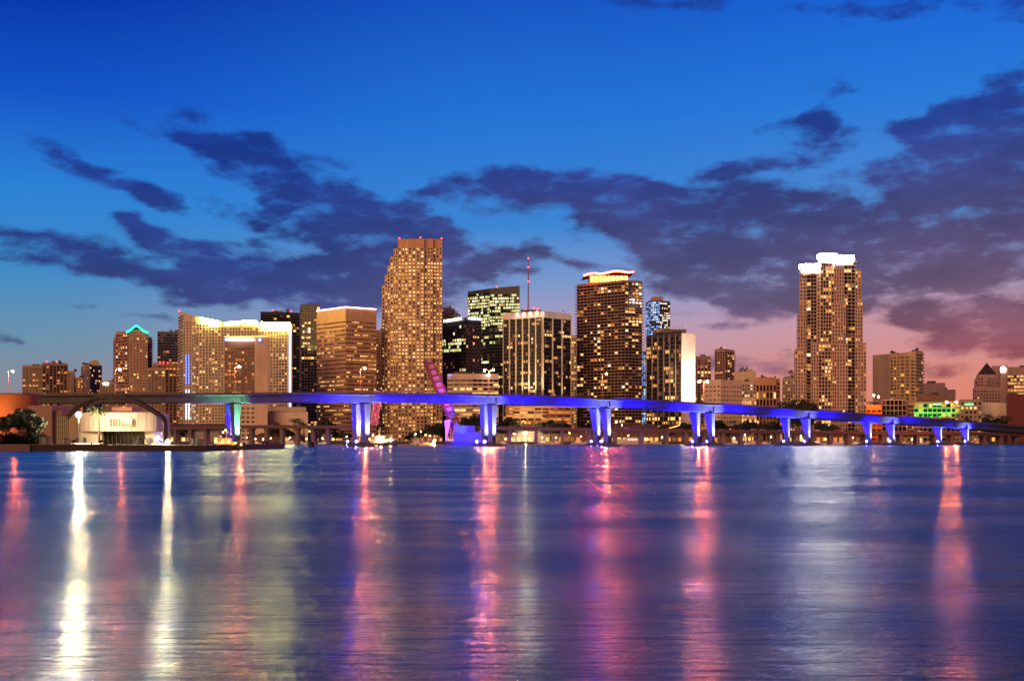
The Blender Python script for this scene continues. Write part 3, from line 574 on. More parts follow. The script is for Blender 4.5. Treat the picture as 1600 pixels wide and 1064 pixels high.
# white-crowned stepped condo
Ym = 1060; pun = lambda lit=.12, **k: F(3.3, 2.6, .5, .5, .12, .15, lit=lit, pal='mixed', top=1.2, **k); bal = lambda lit=.2, **k: F(3.3, 3.0, .24, .14, 1.0, .15, lit=lit, pal='mixed', top=1.0, dark='dark', **k)
mw = mat('rosy_render', (.56, .4, .3)); mg = mat('slab_edge', (.42, .33, .27))
secs = [S([(1242, 546), (1259.5, 546)], [Ym, Ym], [pun(.14, hi=[(0, 1, 1)])], 34), S([(1246, 490), (1259.5, 490)], [Ym+2, Ym+2], [pun(.1)], 32), S([(1249.5, 434), (1260, 434)], [Ym+4, Ym+4], [pun(.06)], 30),
        S([(1252.5, 424), (1260, 424)], [Ym+4.6, Ym+4.6], [bal(.1)], 24),
        S([(1259.5, 423), (1267, 423)], [Ym+5, Ym+5], [bal(.2)], 30), S([(1267, 423), (1276, 423)], [Ym+5.6, Ym+5.6], [bal(.03)], 30),
        S([(1276, 425), (1282, 425)], [Ym+3, Ym+3], [pun(.1)], 30),
        S([(1267, 536), (1279, 536)], [Ym-4, Ym-4], [pun(.06)], 10), S([(1279, 536), (1303, 536)], [Ym-3.4, Ym-3.4], [F(3.3, 2.6, .3, .25, .25, .2, lit=.32, pal='yellow', top=1.2)], 10),
        S([(1282, 409), (1303, 409)], [Ym+1, Ym+1], [F(3.3, 2.6, .25, .22, .2, .15, lit=.34, pal='yellow', top=1, dark='dark')], 30),
        S([(1303, 418), (1319, 418)], [Ym-1, Ym-1], [pun(.06)], 30), S([(1300, 473), (1322, 473)], [Ym-4.4, Ym-4.4], [pun(.12)], 8), S([(1303, 536), (1325, 536)], [Ym-6, Ym-6], [pun(.1)], 8),
        S([(1319, 408), (1336, 408)], [Ym+3, Ym+3], [bal(.22)], 30), S([(1336, 421), (1345.5, 421)], [Ym+1, Ym+1], [pun(.12)], 30), S([(1336, 470), (1348, 470)], [Ym-1, Ym-1], [pun(.15)], 30), S([(1336, 536), (1353.5, 536)], [Ym-3, Ym-3], [pun(.18)], 30)]
r_ = tower('crowned_condo_tower', 'tall stepped apartment tower at right with dazzling white lit crowns', 'building', secs, (mw, mg, mw), clutter=False, roof=True)
def ring(px0, px1, py0, py1, Y, d, nm):
    w_ = MB(); w_.box(X(px0+.8, Y), X(px1-.8, Y), Y+1.2, Y+d-1.2, Z(py1+9, Y), Z(py0-1.2, Y)); w_.build('crown_wall', white, r_)
    x0, x1 = X(px0, Y), X(px1, Y); z0, z1 = Z(py1, Y), Z(py0, Y); q = MB()
    nk = max(2, round((x1-x0)/2.6)); bw_ = (x1-x0)/nk
    for k in range(nk): q.box(x0+k*bw_+(.12 if k else 0), x0+(k+1)*bw_-(.12 if k < nk-1 else 0), Y, Y+.8, z0, z1)
    q.box(x0, x0+.8, Y+.8, Y+d, z0, z1); q.box(x1-.8, x1, Y+.8, Y+d, z0, z1); q.box(x0+.8, x1-.8, Y+d-.8, Y+d, z0, z1); return q.build(nm, crown_w, r_)
ring(1251, 1282.5, 413, 418.5, Ym+1.5, 7, 'crown_light'); ring(1280, 1308, 397, 402.5, Ym-1, 7, 'crown_light'); ring(1309, 1335, 399.5, 405, Ym+.5, 7, 'crown_light')
ring(1301, 1306, 402.5, 409, Ym-1.2, 6, 'crown_light')
# far right group
r_ = tower('apartment_slab', 'cream apartment building with blank left flank and arched roofline, right of the white-crowned tower', 'building', [
    S([(1391, 552), (1406, 552)], [1150, 1146], [F(3.4, 3.4, .45, .45, .3, .2, lit=.05, pal='yellow')], 32), S([(1406, 552), (1430, 548.5)], [1146, 1143], [F(3.4, 4.4, .4, .4, .9, .2, lit=.08, pal='yellow')], 32), S([(1430, 548), (1442, 549)], [1143, 1152], [F(3.4, 3.8, .35, .35, 1.2, .2, lit=.1, pal='yellow')], 32)],
    (mat('yellow_cream_render', (.66, .48, .27)),)*3)
q = MB(); q.prism([(X(1363.5, 1168), 1168), (X(1391, 1150), 1150), (X(1391, 1182), 1182), (X(1366, 1200), 1200)], GZ, Z(553.5, 1155)); q.build('flank_wall', MAT['yellow_cream_render'], r_)
tower('office_block', 'dark gridded glass block with thin white frame at the foot of the cream apartment building', 'building', [
    S([(1378, 624), (1416, 624)], 980, [F(4.4, 3.2, .1, .1, .25, .3, lit=.0, top=.6, dark='bdark')], 20)], (cream,)*3, clutter=False)
tower('office_block', 'dull mauve windowless block behind the green-lit car park', 'building', [
    S([(1441, 599), (1477, 598.5)], 1300, [F(5, 6, .8, .8, .1, .1, lit=0)], 30), S([(1465, 609), (1493, 609)], 1295, [F(5, 6, .8, .8, .1, .1, lit=0)], 30), S([(1437, 618), (1472, 615)], 1100, [None], 20)], (mat('mauve_render', (.3, .2, .2)),)*3, beacons=[(1461, 597, 1310)])
Yg = 960
r_ = tower('green_lit_building', 'long low building washed in green light with bright roof lamps', 'building', [
    S([(1419, 626), (1428, 626)], [Yg+12, Yg+4], [F(3.6, 3, .35, .2, .5, .1, lit=.1)], 20), S([(1428, 627), (1500, 626)], [Yg, Yg], [F(3.9, 4, .35, .16, .9, .12, lit=.22, pal='yellow', top=1.5, hi=[(.75, 1, 3)])], 26),
    S([(1500, 624.5), (1534, 624.5)], [Yg, Yg], [F(3.9, 4, .5, .4, .3, .2, lit=.3, pal='yellow', top=1.2)], 26)], (mat('car_park_render', (.34, .27, .2)),)*3, clutter=False)
quadbox(r_, 'penthouse', 1440, 1480, 617, 626, Yg+8, 12, dbrown)
for a in (1434, 1447, 1460, 1474, 1488):
    gx = X(a, Yg); q = MB(); q.box(gx-.4, gx+.4, Yg-8.4, Yg-7.6, Z(652, Yg), Z(652, Yg)+.5); q.build('floodlight', steel, r_)
    lamp('SPOT', (gx, Yg-8, Z(652, Yg)+1), (.0, 1, .12), 7e3, r_, .3, (gx, Yg, Z(640, Yg)), 100, .9, 'floodlight_beam')
for a in (1458, 1508):
    quadbox(r_, 'lit_sign', a, a+13, 630, 633, Yg-1.5, .4, em('green_sign', (.3, 1, .3), 1.6))
# pyramid-roofed tower
Yp = 1300; stone = mat('mauve_stone', (.42, .27, .24))
r_ = tower('pyramid_roof_tower', 'stone tower with a dark pyramid roof at the far right', 'building', [
    S([(1527, 585), (1556, 585)], Yp+4, [F(3.6, 3.4, .5, .5, lit=.05)], 36), S([(1524, 591), (1543, 590)], Yp, [F(3.6, 3.4, .5, .5, lit=.16)], 40), S([(1543, 590), (1560, 592)], [Yp, Yp+6], [F(3.6, 3.4, .5, .5, lit=.04)], 30), S([(1522, 605), (1563, 605)], Yp-3, [F(3.6, 3.4, .5, .5, lit=.1)], 44)], (stone,)*3, clutter=False, roof=False)
q = MB(); a, b_ = X(1527, Yp+4), X(1557, Yp+4); q.pyramid([(a, Yp+3.6), (b_, Yp+3.6), (b_+9, Yp+26), (a+9, Yp+26)], Z(584.6, Yp+2), ((a+b_)/2+4, Yp+14, Z(566.5, Yp+14)), 0); q.build('roof', mat('slate_roof', (.05, .04, .045), .95, spec=.1), r_)
r_ = tower('office_slab', 'mauve slab with a round white-lit emblem near its top behind the pyramid roof', 'building', [
    S([(1550, 572), (1564, 572)], 1420, [None], 20), S([(1563, 571), (1574.5, 571)], 1400, [None], 30)], (stone,)*3, clutter=False)
q = MB(); q.tube([(X(1567.5, 1399), 1399.8, Z(577, 1399)), (X(1567.5, 1399), 1399, Z(577, 1399))], 3.4, 18); q.box(X(1567.5, 1399)-3.1, X(1567.5, 1399)+3.1, 1399, 1399.8, Z(581.5, 1399), Z(577.2, 1399)); q.build('sign', sign_w, r_)
tower('ribbon_office', 'office block with orange lit ribbon windows at the right edge of the photo', 'building', [
    S([(1574.5, 573.5), (1640, 573.5)], 1390, [F(4.2, 3.6, .5, .05, .2, .05, lit=.55, run=.8, pal='yellow', top=9)], 30)], (stone,)*3)
tower('low_hall', 'blank pinkish hall between the green-lit building and the dark red block', 'building', [S([(1533, 628), (1574, 630)], [985, 985], [None], 26)], (white,)*3, clutter=False)
tower('brick_block', 'windowless dark red block at the right edge', 'building', [S([(1574, 616), (1680, 616)], 960, [None], 26)], (redw,)*3, clutter=False)
r_ = tower('rooftop_bar', 'low orange-lit terrace building between the white-crowned tower and the gridded block', 'building', [S([(1353, 633), (1378, 633)], 940, [F(4, 5, .6, .3, lit=.0)], 14)], (orangew,)*3, clutter=False)
for a in (1366, 1373): q = MB(); q.tube([(X(a, 935), 936, Z(618, 935)), (X(a, 935), 936.3, Z(633, 936))], .12, 5); o = q.build('lamp_post', steel, r_); q = MB(); q.ball((X(a, 935), 936, Z(617+(a-1366)*.4, 935)), .7, 8, 6); q.build('bulb', EN('sodium_bulb_soft', (1, .16, .04), 800), o)
lamp('POINT', (X(1366, 930), 930, Z(624, 930)), (1, .45, .08), 9000, r_, 1, name='terrace_light')
# buildings seen only beneath the high bridge
tower('car_park', 'low orange-lit car park decks seen below the bridge under the finned tower', 'building', [
    S([(790, 634), (892, 634)], 1000, [F(3.1, 6, .45, .12, .5, .2, lit=.62, pal='orange', run=.6, top=1.2)], 26)], (mat('ochre_render', (.5, .28, .12)),)*3, clutter=False)
tower('annex_block', 'cream annex with a dotted window grid beneath the bridge near the green-lit pier', 'building', [
    S([(376, 631), (399, 631)], 990, [F(3.7, 4.6, .5, .4, lit=.08, top=2)], 20), S([(399, 631), (418, 631)], 986, [None], 22)], (cream,)*3, clutter=False)
tower('theatre_hall', 'low blank beige hall with a ragged dark roofline seen under the bridge', 'building', [
    S([(418, 644), (481, 643)], 985, [None], 24), S([(420, 636), (478, 636)], 1020, [F(4, 4, .4, .1, lit=.12)], 20)], (cream,)*3, clutter=False)
# ------------------------------------------------------------------ the high bridge
BP = [(-330, 572, 615), (-150, 566, 615), (40, 560, 615), (200, 555, 614), (368, 552, 613.5), (467, 553, 613), (564, 556, 613.3), (665, 558, 614), (763, 562, 615.3), (855, 572, 617.8), (941, 585, 621), (1020, 600, 624.5),
      (1100, 615, 629), (1175, 630, 633.3), (1246, 645, 638.2), (1312, 661, 643), (1376, 678, 647.5), (1434, 694, 651.5), (1489, 712, 655.6), (1545, 730, 660.3), (1600, 750, 665), (1660, 775, 669), (1760, 810, 674.5), (1900, 860, 680)]
bpts = [Vector((X(a, y), y, Z(c, y))) for a, y, c in BP]
def catmull(P, n=4):
    out = []
    for i in range(len(P)-1):
        p0, p1, p2, p3 = P[max(i-1, 0)], P[i], P[i+1], P[min(i+2, len(P)-1)]
        for k in range(n):
            t = k/n; out.append(.5*((2*p1)+(-p0+p2)*t+(2*p0-5*p1+4*p2-p3)*t*t+(-p0+3*p1-3*p2+p3)*t**3))
    out.append(P[-1]); return out
cl = catmull(bpts)
bridge = thing('high_bridge', 'tall curving concrete road bridge lit blue from below, crossing the whole view', 'bridge', (X(763, 562), 562, 0))
def sweep(mb, path, prof, mi=0):        # prof: closed list of (lateral away from camera, z)
    b = len(mb.v); n = len(prof)
    for i, p in enumerate(path):
        d = (path[min(i+1, len(path)-1)]-path[max(i-1, 0)]); d.z = 0; d.normalize(); nn = Vector((-d.y, d.x, 0))
        for a, z in prof: q = p+nn*a; mb.v.append((q.x, q.y, q.z+z))
    for i in range(len(path)-1):
        for k in range(n): j = (k+1) % n; mb.f.append((b+i*n+k, b+(i+1)*n+k, b+(i+1)*n+j, b+i*n+j)); mb.m.append(mi)
    mb.f.append(tuple(b+k for k in range(n))); mb.m.append(mi); e = b+(len(path)-1)*n; mb.f.append(tuple(e+n-1-k for k in range(n))); mb.m.append(mi)
WD = 17
q = MB(); sweep(q, cl, [(0, -1.05), (.6, -1.45), (WD-.6, -1.45), (WD, -1.05), (WD, -.8), (0, -.8)]); q.build('deck', conc, bridge)
q = MB(); sweep(q, cl, [(.5, -.79), (WD-.5, -.79), (WD-.5, -.75), (.5, -.75)]); q.build('road_surface', mat('asphalt', (.05, .05, .05)), bridge)
for a in (0.02, WD-.36):
    q = MB(); sweep(q, cl, [(a, -.79), (a+.34, -.79), (a+.26, 0), (a+.08, 0)]); q.build('parapet', mat('parapet_concrete', (.12, .07, .05)), bridge)
q = MB(); sweep(q, cl, [(2.2, -4.6), (WD-2.2, -4.6), (WD-1.3, -1.46), (1.3, -1.46)]); q.build('girder', conc, bridge)
for zz, nm in ((.5, 'rail'), (.28, 'rail')):
    q = MB(); sweep(q, cl, [(.12, zz-.03), (.2, zz-.03), (.2, zz+.04), (.12, zz+.04)]); q.build(nm, MAT['dark_steel'], bridge)
def at_px(px):                      # point on the near deck edge above a pixel column
    for p, p2 in zip(cl, cl[1:]):
        a, b_ = CX+FOC*p.x/p.y, CX+FOC*p2.x/p2.y
        if a <= px <= b_: return p+(p2-p)*((px-a)/(b_-a))
BENTS = [(150, 138), (368, 361), (571, 557.5), (769, 757), (949, 933), (1112, 1089), (1262, 1230), (1394, 1358), (1510, 1468)]
BLU = (.008, .004, 1); CA, SA = math.cos(R(-33)), math.sin(R(-33))
def column(px, off, lit):
    f = at_px(px); Y = f.y+off+4.9; x = X(px, Y); zt = (f.z-5.3); mb = MB(); n = 12; b0 = 0
    wide = px > 900
    for k in range(n+1):
        t = k/n; z = 1.4+(zt-1.4)*t
        w0, w1 = (1.35, 2.75) if wide else (1.3, 1.8)
        hw = w0+(w1-w0)*t**2.2; sh = -1.3*t**1.6 if wide else 0; hd = 1.5+.9*t**2
        for (sx, sy) in ((-1, -1), (-.12, -1), (-.05, -.82), (.05, -.82), (.12, -1), (1, -1), (1, 1), (-1, 1)): mb.v.append((x+sh+(sx*hw*.86*CA-sy*hd*SA), Y+(sx*hw*.86*SA+sy*hd*CA), z))
    for k in range(n):
        for j in range(8): i2 = (j+1) % 8; mb.f.append((k*8+j, k*8+i2, (k+1)*8+i2, (k+1)*8+j)); mb.m.append(0)
    mb.f.append(tuple(n*8+j for j in range(8))); mb.m.append(0); mb.f.append(tuple(7-j for j in range(8))); mb.m.append(0)
    c = mb.build('pier', conc, bridge)
    q = MB(); q.box(x-2.4+(-1.3 if wide else 0), x+2.2+(-1.3 if wide else 0), Y-1.7, Y+1.7, zt+.01, zt+.66); q.build('bearing', steel, c)
    q = MB(); q.box(x-5.5, x+5.5, Y-8, Y+4, -1.5, 1.1); q.box(x-4.2, x+4.2, Y-3.4, Y+3, 1.1, 1.75); q.build('footing', mat('wet_concrete', (.06, .06, .07), .7), c)
    return x, Y, zt, c
fixm = EN('blue_flood_lens', (.06, .06, 1), 2600)
for (pf, pb) in BENTS:
    for k, px in enumerate((pf, pb)):
        x, Y, zt, c = column(px, 0 if k == 0 else 12, True)
        # floodlight on the footing: one aimed at the column, one broad blue wash on the girder
        if pf < 200: continue
        for (ax, ay) in ((-3.6, -6.5),):
            q = MB(); q.tube([(x+ax, Y+ay, 1.1), (x+ax, Y+ay, 2.0)], .12, 6); q.box(x+ax-.55, x+ax+.55, Y+ay-.3, Y+ay+.3, 2.0, 2.6); o = q.build('floodlight', steel, c)
            q = MB(); q.ball((x+ax, Y+ay-.3, 2.5), .32, 8, 5); q.build('lens', fixm, o)
        col = (.35, .4, 1)
        if pf == 368: col = (.25, 1, .55) if k == 0 else (.12, .1, 1)
        lamp('SPOT', (x+6.5, Y-2.6, 1.9), col, 1.7e5 if px < 1120 else 9e4, c, .3, (x+.6, Y-.4, zt*.7), 66, .8, 'floodlight_beam')
        if pf > 400 or k == 1: lamp('SPOT', (x-3.0, Y-6.5, 2.9), BLU, 1.5e5, c, .3, (x-1, Y-.5, zt*1.0), 56, .9, 'floodlight_beam')
    f = at_px(pf)
    q = MB(); g2 = at_px(pf+1); dd = (g2-f).normalized(); q.obox((f.x, f.y), (dd.x, dd.y), (-dd.y, dd.x), -.09, .09, -.06, .02, f.z-1.1, f.z-.02); q.obox((f.x, f.y), (dd.x, dd.y), (-dd.y, dd.x), 2.4, 2.55, 1.2, 2.3, f.z-4.5, f.z-1.5); q.build('expansion_joint', steel, bridge)
    if pf > 200:
        for dx in (-16, 14):
            e_ = {368: 1e4, 571: 2.6e5, 769: 5.5e5, 949: 7e5, 1112: 7e5, 1262: 6e5, 1394: 4e5, 1510: 4e4}[pf]
            lamp('SPOT', (f.x+dx*.45, f.y-7, 3.2), BLU, e_, bridge, .4, (f.x+dx*1.25, f.y+1, f.z), 74, .9, 'floodlight_beam')
        lamp('SPOT', (f.x, f.y+6, 3.2), BLU, 5e4, bridge, .4, (f.x, f.y+7, f.z), 110, .9, 'floodlight_beam')

# ------------------------------------------------------------------ street lamps on the high bridge
bulb = EN('sodium_bulb', (1, .15, .05), 8500)
polem = mat('galvanised_pole', (.3, .28, .26), .5, .3)
def street_lamp(x, y, z, h, label, double=False, arm=2.2, bmat=bulb, r=.5, group='street lamps along the high bridge', side=1):
    t = thing('street_lamp', label, 'street lamp', (x, y, z), group)
    q = MB(); q.tube([(x, y, z), (x, y, z+h*.5), (x, y, z+h)], [.2, .15, .1], 8); q.build('pole', polem, t)
    for s in ((-1, 1) if double else (side,)):
        q = MB(); q.tube([(x, y, z+h-.5), (x+s*arm*.5, y, z+h+.1), (x+s*arm, y, z+h+.2)], .09, 6); q.build('arm', polem, t)
        q = MB(); q.box(x+s*arm-.55, x+s*arm+.55, y-.3, y+.3, z+h+.15, z+h+.5); o = q.build('lamp_head', steel, t)
        q = MB(); q.ball((x+s*arm, y, z+h-.02), r, 8, 6); q.build('bulb', bmat, o)
    return t
for px, py, dbl, off, lab in ((13, 580, 0, 8, 'leftmost tall orange lamp rising behind the orange drum building'), (180, 577, 0, 8, 'orange lamp on the bridge in front of the green-neon tower'), (367, 573, 0, 8, 'orange lamp on the bridge before the brown hotel with the lit name strip'),
                          (563, 575, 0, 12, 'orange lamp on the bridge before the ribbon-windowed tan tower'), (764, 578, 1, 8, 'twin-armed orange lamp left of the finned tower'), (941, 584, 0, 8, 'orange lamp before the dark wave-roofed tower'),
                          (1099, 596, 1, 8, 'twin-armed orange lamp right of the floodlit white wall'), (1296, 610, 0, 8, ''), (1487, 628, 1, 8, 'twin-armed orange lamp before the green-lit building')):
    if not lab: continue
    p = at_px(px); y = p.y+off; z = p.z-.75; x = X(px, y); h = Z(py, y)-z
    t_ = street_lamp(x, y, z, h, lab, bool(dbl), arm=3.2 if px == 1487 else 2.2)

# ------------------------------------------------------------------ low causeway behind
Yl = 735
low = thing('low_causeway', 'long low concrete causeway on many short piers behind the high bridge', 'bridge', (X(900, Yl), Yl, 0))
lp = [Vector((X(a, y), y, Z(c, y))) for a, y, c in ((215, 745, 667.5), (400, 740, 664.5), (480, 738, 664.5), (560, 736, 665))]
lp2 = [Vector((X(a, y), y, Z(c, y))) for a, y, c in ((745, 736, 666), (900, 736, 668.5), (1060, 742, 671), (1300, 760, 673.5), (1480, 775, 675), (1620, 790, 676.5))]
for path in (lp, lp2):
    pc = catmull(path, 4); q = MB(); sweep(q, pc, [(0, -1.9), (12, -1.9), (12, -.6), (0, -.6)]); q.build('deck', mat('grimy_concrete', (.09, .065, .06)), low)
    for a in (.02, 11.68): q = MB(); sweep(q, pc, [(a, -.59), (a+.3, -.59), (a+.3, .2), (a, .2)]); q.build('parapet', MAT['grimy_concrete'], low)
    acc_ = 0; last = pc[0]; nxt = 6
    Ltot = sum((b_-a).length for a, b_ in zip(pc, pc[1:])); s_ = 4
    while s_ < Ltot:
        d = 0
        for a, b_ in zip(pc, pc[1:]):
            L = (b_-a).length
            if d+L >= s_: p = a+(b_-a)*((s_-d)/L); break
            d += L
        q = MB()
        for dy in (2.5, 9): q.box(p.x-1.0, p.x+1.0, p.y+dy-.9, p.y+dy+.9, -1.5, p.z-3.0)
        q.box(p.x-1.3, p.x+1.3, p.y+1, p.y+11, p.z-3.0, p.z-1.91); q.build('pier', mat('pier_concrete', (.13, .12, .13)), low)
        s_ += 12.5 if p.x > X(1040, Yl) else (10 if p.x < X(500, Yl) else 17)
for a in (520, 640, 860, 930, 1000): lamp('SPOT', (X(a, 725), 720, 2), BLU, 5e3, low, .4, (X(a, 735), 740, 8), 100, .9, 'floodlight_beam')
# raised bascule leaves
pinkm = mat('bascule_paint', (.55, .4, .4)); plat = mat('leaf_deck', (.42, .36, .36))
Yc_ = 722
def leaf(label, base, tip, wpx, Yb_, Yt_, n=9):
    (bx, by), (tx, ty) = base, tip
    A, B = Vector((X(bx, Yb_), Yb_, Z(by, Yb_))), Vector((X(tx, Yt_), Yt_, Z(ty, Yt_))); ax = (B-A).normalized(); L = (B-A).length
    wv = Vector((1, .55, 0)).normalized(); wv = (wv-ax*wv.dot(ax)).normalized(); nv = ax.cross(wv); W2 = wpx*Yb_/FOC
    t = thing('bascule_leaf', label, 'drawbridge', tuple(A)); return t, A, B, ax, wv, nv, W2, L
t, A, B, ax, wv, nv, W2, L = leaf('raised drawbridge span tinted pink above and blue below, leaning left', (713, 668), (668, 562), 13, Yc_, Yc_+8)
q = MB()
def slab(q, A, ax, wv, nv, l0, l1, w0, w1, d0, d1):
    c = lambda l, w, d: tuple(A+ax*l+wv*w+nv*d)
    q.hexa([c(l0, w0, d0), c(l0, w1, d0), c(l0, w1, d1), c(l0, w0, d1), c(l1, w0, d0), c(l1, w1, d0), c(l1, w1, d1), c(l1, w0, d1)])
slab(q, A, ax, wv, nv, 0, L, -W2/2, W2/2, -.35, .35); q.build('deck_plate', plat, t)
for s in (-1, 1): q = MB(); slab(q, A, ax, wv, nv, -1, L, s*W2/2-.35, s*W2/2+.35, -1.5, 1.5); q.build('edge_girder', mat('leaf_steel', (.22, .08, .09)), t)
for k in range(11): q = MB(); l = L*(k+.3)/11; slab(q, A, ax, wv, nv, l-.2, l+.2, -W2/2+.36, W2/2-.36, .36, 1.2); slab(q, A, ax, wv, nv, l-.2, l+.2, -W2/2+.36, W2/2-.36, -1.2, -.36); q.build('cross_beam', steel, t)
for (l_, c_, e_, d_) in ((.8, (1, .07, .1), 1.6e4, 26), (.5, (1, .07, .4), 6e4, 26), (.2, (.01, .02, 1), 4e5, 20)):
    p = A+ax*L*l_; lamp('SPOT', (p.x+12, p.y-d_, max(4, p.z-14)), c_, e_, t, .5, tuple(p), 50, .8, 'floodlight_beam')
t, A, B, ax, wv, nv, W2, L = leaf('far raised drawbridge span of pink lattice girders, leaning right behind the bridge', (584, 664), (591.5, 611), 10, 770, 772)
for s in (-1, 1): q = MB(); slab(q, A, ax, wv, nv, 0, L, s*W2/2-.3, s*W2/2+.3, -.8, .8); q.build('edge_girder', pinkm, t)
q = MB()
for k in range(9):
    l0, l1 = L*k/9, L*(k+1)/9; c = lambda l, w_: tuple(A+ax*l+wv*w_)
    q.tube([c(l0, -W2/2), c(l1, W2/2)], .22, 5); q.tube([c(l0, W2/2), c(l1, -W2/2)], .22, 5); q.tube([c(l1, -W2/2), c(l1, W2/2)], .25, 5)
q.build('lattice', pinkm, t)
for l_ in (.3, .8): p = A+ax*L*l_; lamp('SPOT', (p.x+3, p.y-22, max(5, p.z-16)), (1, .05, .2), 3e4, t, .5, tuple(p), 50, .8, 'floodlight_beam')
# bascule pier and machine house
bh_ = thing('bascule_pier', 'stepped concrete drawbridge machine house glowing blue, with black fender', 'bridge pier', (X(731, 715), 720, 0)); blw = mat('blue_grey_concrete', (.08, .08, .09))
def pb(nm, a, b_, c, d, Y, dep, mt, par=bh_): q = MB(); q.box(X(a, Y), X(b_, Y), Y, Y+dep, Z(d, Y), Z(c, Y)); return q.build(nm, mt, par)
pb('wall', 708, 753, 674.5, 690, 712, 16, blw); pb('wall', 708.5, 742, 665, 674.4, 713, 14, blw); pb('wall', 709, 717, 662.5, 665, 713.5, 5, blw)
o = pb('fender', 694, 756, 690, 697.5, 709, 22, mat('fender_timber', (.02, .018, .016)))
for a in range(696, 755, 3): q = MB(); q.box(X(a, 709), X(a, 709)+.5, 708.6, 708.98, -.5, 3.2); q.build('fender_post', steel, o)
for a in (715, 724, 733): q = MB(); q.box(X(a, 713), X(a+6, 713), 712.9, 712.99, Z(673, 713), Z(667, 713)); q.build('wall_panel', mat('panel_blue_grey', (.06, .06, .07)), bh_)
for a in (712, 728, 744): q = MB(); q.box(X(a, 702)-.4, X(a, 702)+.4, 709.2, 710, 2.9, 3.4); q.build('floodlight', steel, bh_); lamp('SPOT', (X(a, 702), 700, 3.6), (.01, .02, 1), 3.5e4, bh_, .4, (X(a, 712), 713, 7), 110, .9, 'floodlight_beam')
ct = thing('counterweight_tower', 'pinkish tapering steel counterweight tower left of the blue machine house', 'bridge tower', (X(698, 716), 716, 3.1)); q = MB()
x0 = X(698, 716)
for (a, b_, z) in ((0, 0, 0),):
    pts = [((694, 657), (704, 655)), ((695.5, 668), (703, 666)), ((696.5, 680), (700, 678)), ((695.5, 690), (697.5, 690))]
    for (l1, r1), (l2, r2) in zip(pts, pts[1:]):
        c = lambda p, y: (X(p[0], 716), y, Z(p[1], 716))
        q.hexa([c(l2, 714), c(r2, 714), c(r2, 718), c(l2, 718), c(l1, 714), c(r1, 714), c(r1, 718), c(l1, 718)])
q.build('tapered_leg', pinkm, ct)
q = MB()
for a in (703, 706): q.tube([(X(a, 716), 716, 3.1), (X(a-1, 716), 716, Z(650, 716))], .3, 6)
for k in range(6): z = 3.1+2.4*k; q.tube([(X(703, 716), 716, z), (X(706, 716), 716, z+2.4)], .15, 5)
q.tube([(X(692, 716), 716, Z(648, 716)), (X(700, 716), 716, Z(648, 716))], .15, 5); q.tube([(X(697, 716), 716, Z(648, 716)), (X(697, 716), 716, Z(656, 716))], .15, 5)
q.build('ladder_frame', mat('leaf_steel', (.22, .08, .09)), ct)
lamp('SPOT', (X(690, 700), 698, 4), (1, .12, .1), 1.6e4, ct, .4, (X(698, 716), 716, 11), 60, .8, 'floodlight_beam')

# ------------------------------------------------------------------ cars on the causeway and the high bridge
taill = em('tail_light_glow', (1, .05, .02), 25); headl = em('head_light_glow', (1, .7, .35), 25)
def make_car(x, y, z, paint, label, grp):
    t = thing('parked_car' if 0 else 'car', label, 'car', (x, y, z), grp)
    q = MB(); q.prism([(0, 0)], 0, 0) if 0 else None
    prof = [(-2.2, .35), (2.2, .35), (2.25, .75), (1.1, .95), (.5, 1.45), (-1.1, 1.5), (-1.8, 1.0), (-2.2, .9)]
    b0 = len(q.v); n = len(prof)
    for yy in (-.85, .85):
        for a, c in prof: q.v.append((x+a, y+yy, z+c))
    q.f.append(tuple(b0+k for k in range(n))); q.m.append(0); q.f.append(tuple(b0+n+n-1-k for k in range(n))); q.m.append(0)
    for k in range(n): j = (k+1) % n; q.f.append((b0+k, b0+n+k, b0+n+j, b0+j)); q.m.append(0)
    q.build('body', paint, t)
    q = MB(); q.poly([(x+.9, y-.87, z+1.0), (x+.42, y-.87, z+1.38), (x-1.05, y-.87, z+1.42), (x-1.6, y-.87, z+1.0)]); q.build('side_window', glass, t)
    for a in (-1.35, 1.4):
        for yy in (-.88, .7): q = MB(); q.tube([(x+a, y+yy, z+.33), (x+a, y+yy+.18, z+.33)], .33, 10); q.build('wheel', black, t)
    for yy in (-.78, .5):
        q = MB(); q.box(x-2.26, x-2.19, y+yy, y+yy+.28, z+.65, z+.85); q.build('tail_light', taill, t)
        q = MB(); q.box(x+2.2, x+2.29, y+yy, y+yy+.28, z+.6, z+.78); q.build('headlight', headl, t)
    return t
paints = [('white', mat('car_white', (.6, .6, .6), .3, var=0)), ('red', mat('car_red', (.4, .03, .02), .3, var=0)), ('silver', mat('car_silver', (.35, .35, .37), .3, .5, var=0)), ('black', mat('car_black', (.02, .02, .02), .3, var=0)), ('blue', mat('car_blue', (.03, .06, .25), .3, var=0))]
GC = 'cars queueing along the low causeway'
protos = [make_car(X(1180+25*k, 760), 756, 8, p, nm+' car', GC) for k, (nm, p) in enumerate(paints)]
pc2 = catmull(lp2, 8)
def on_low(px):
    for p, p2 in zip(pc2, pc2[1:]):
        a, b_ = CX+FOC*p.x/p.y, CX+FOC*p2.x/p2.y
        if a <= px <= b_: return p+(p2-p)*((px-a)/(b_-a))
spots = [980, 1003, 1046, 1062, 1128, 1143, 1160, 1176, 1192, 1207, 1221, 1276, 1292, 1307, 1322, 1338, 1352, 1404, 1419, 1436, 1452, 1517, 1534, 1550, 1568]
zones = [(1070, 'left of the flared bridge piers below the floodlit wall'), (1225, 'between the two pier pairs below the courthouse'), (1355, 'beneath the white-crowned tower'), (1460, 'beneath the cream apartment building'), (1700, 'near the right end of the causeway')]
used = set()
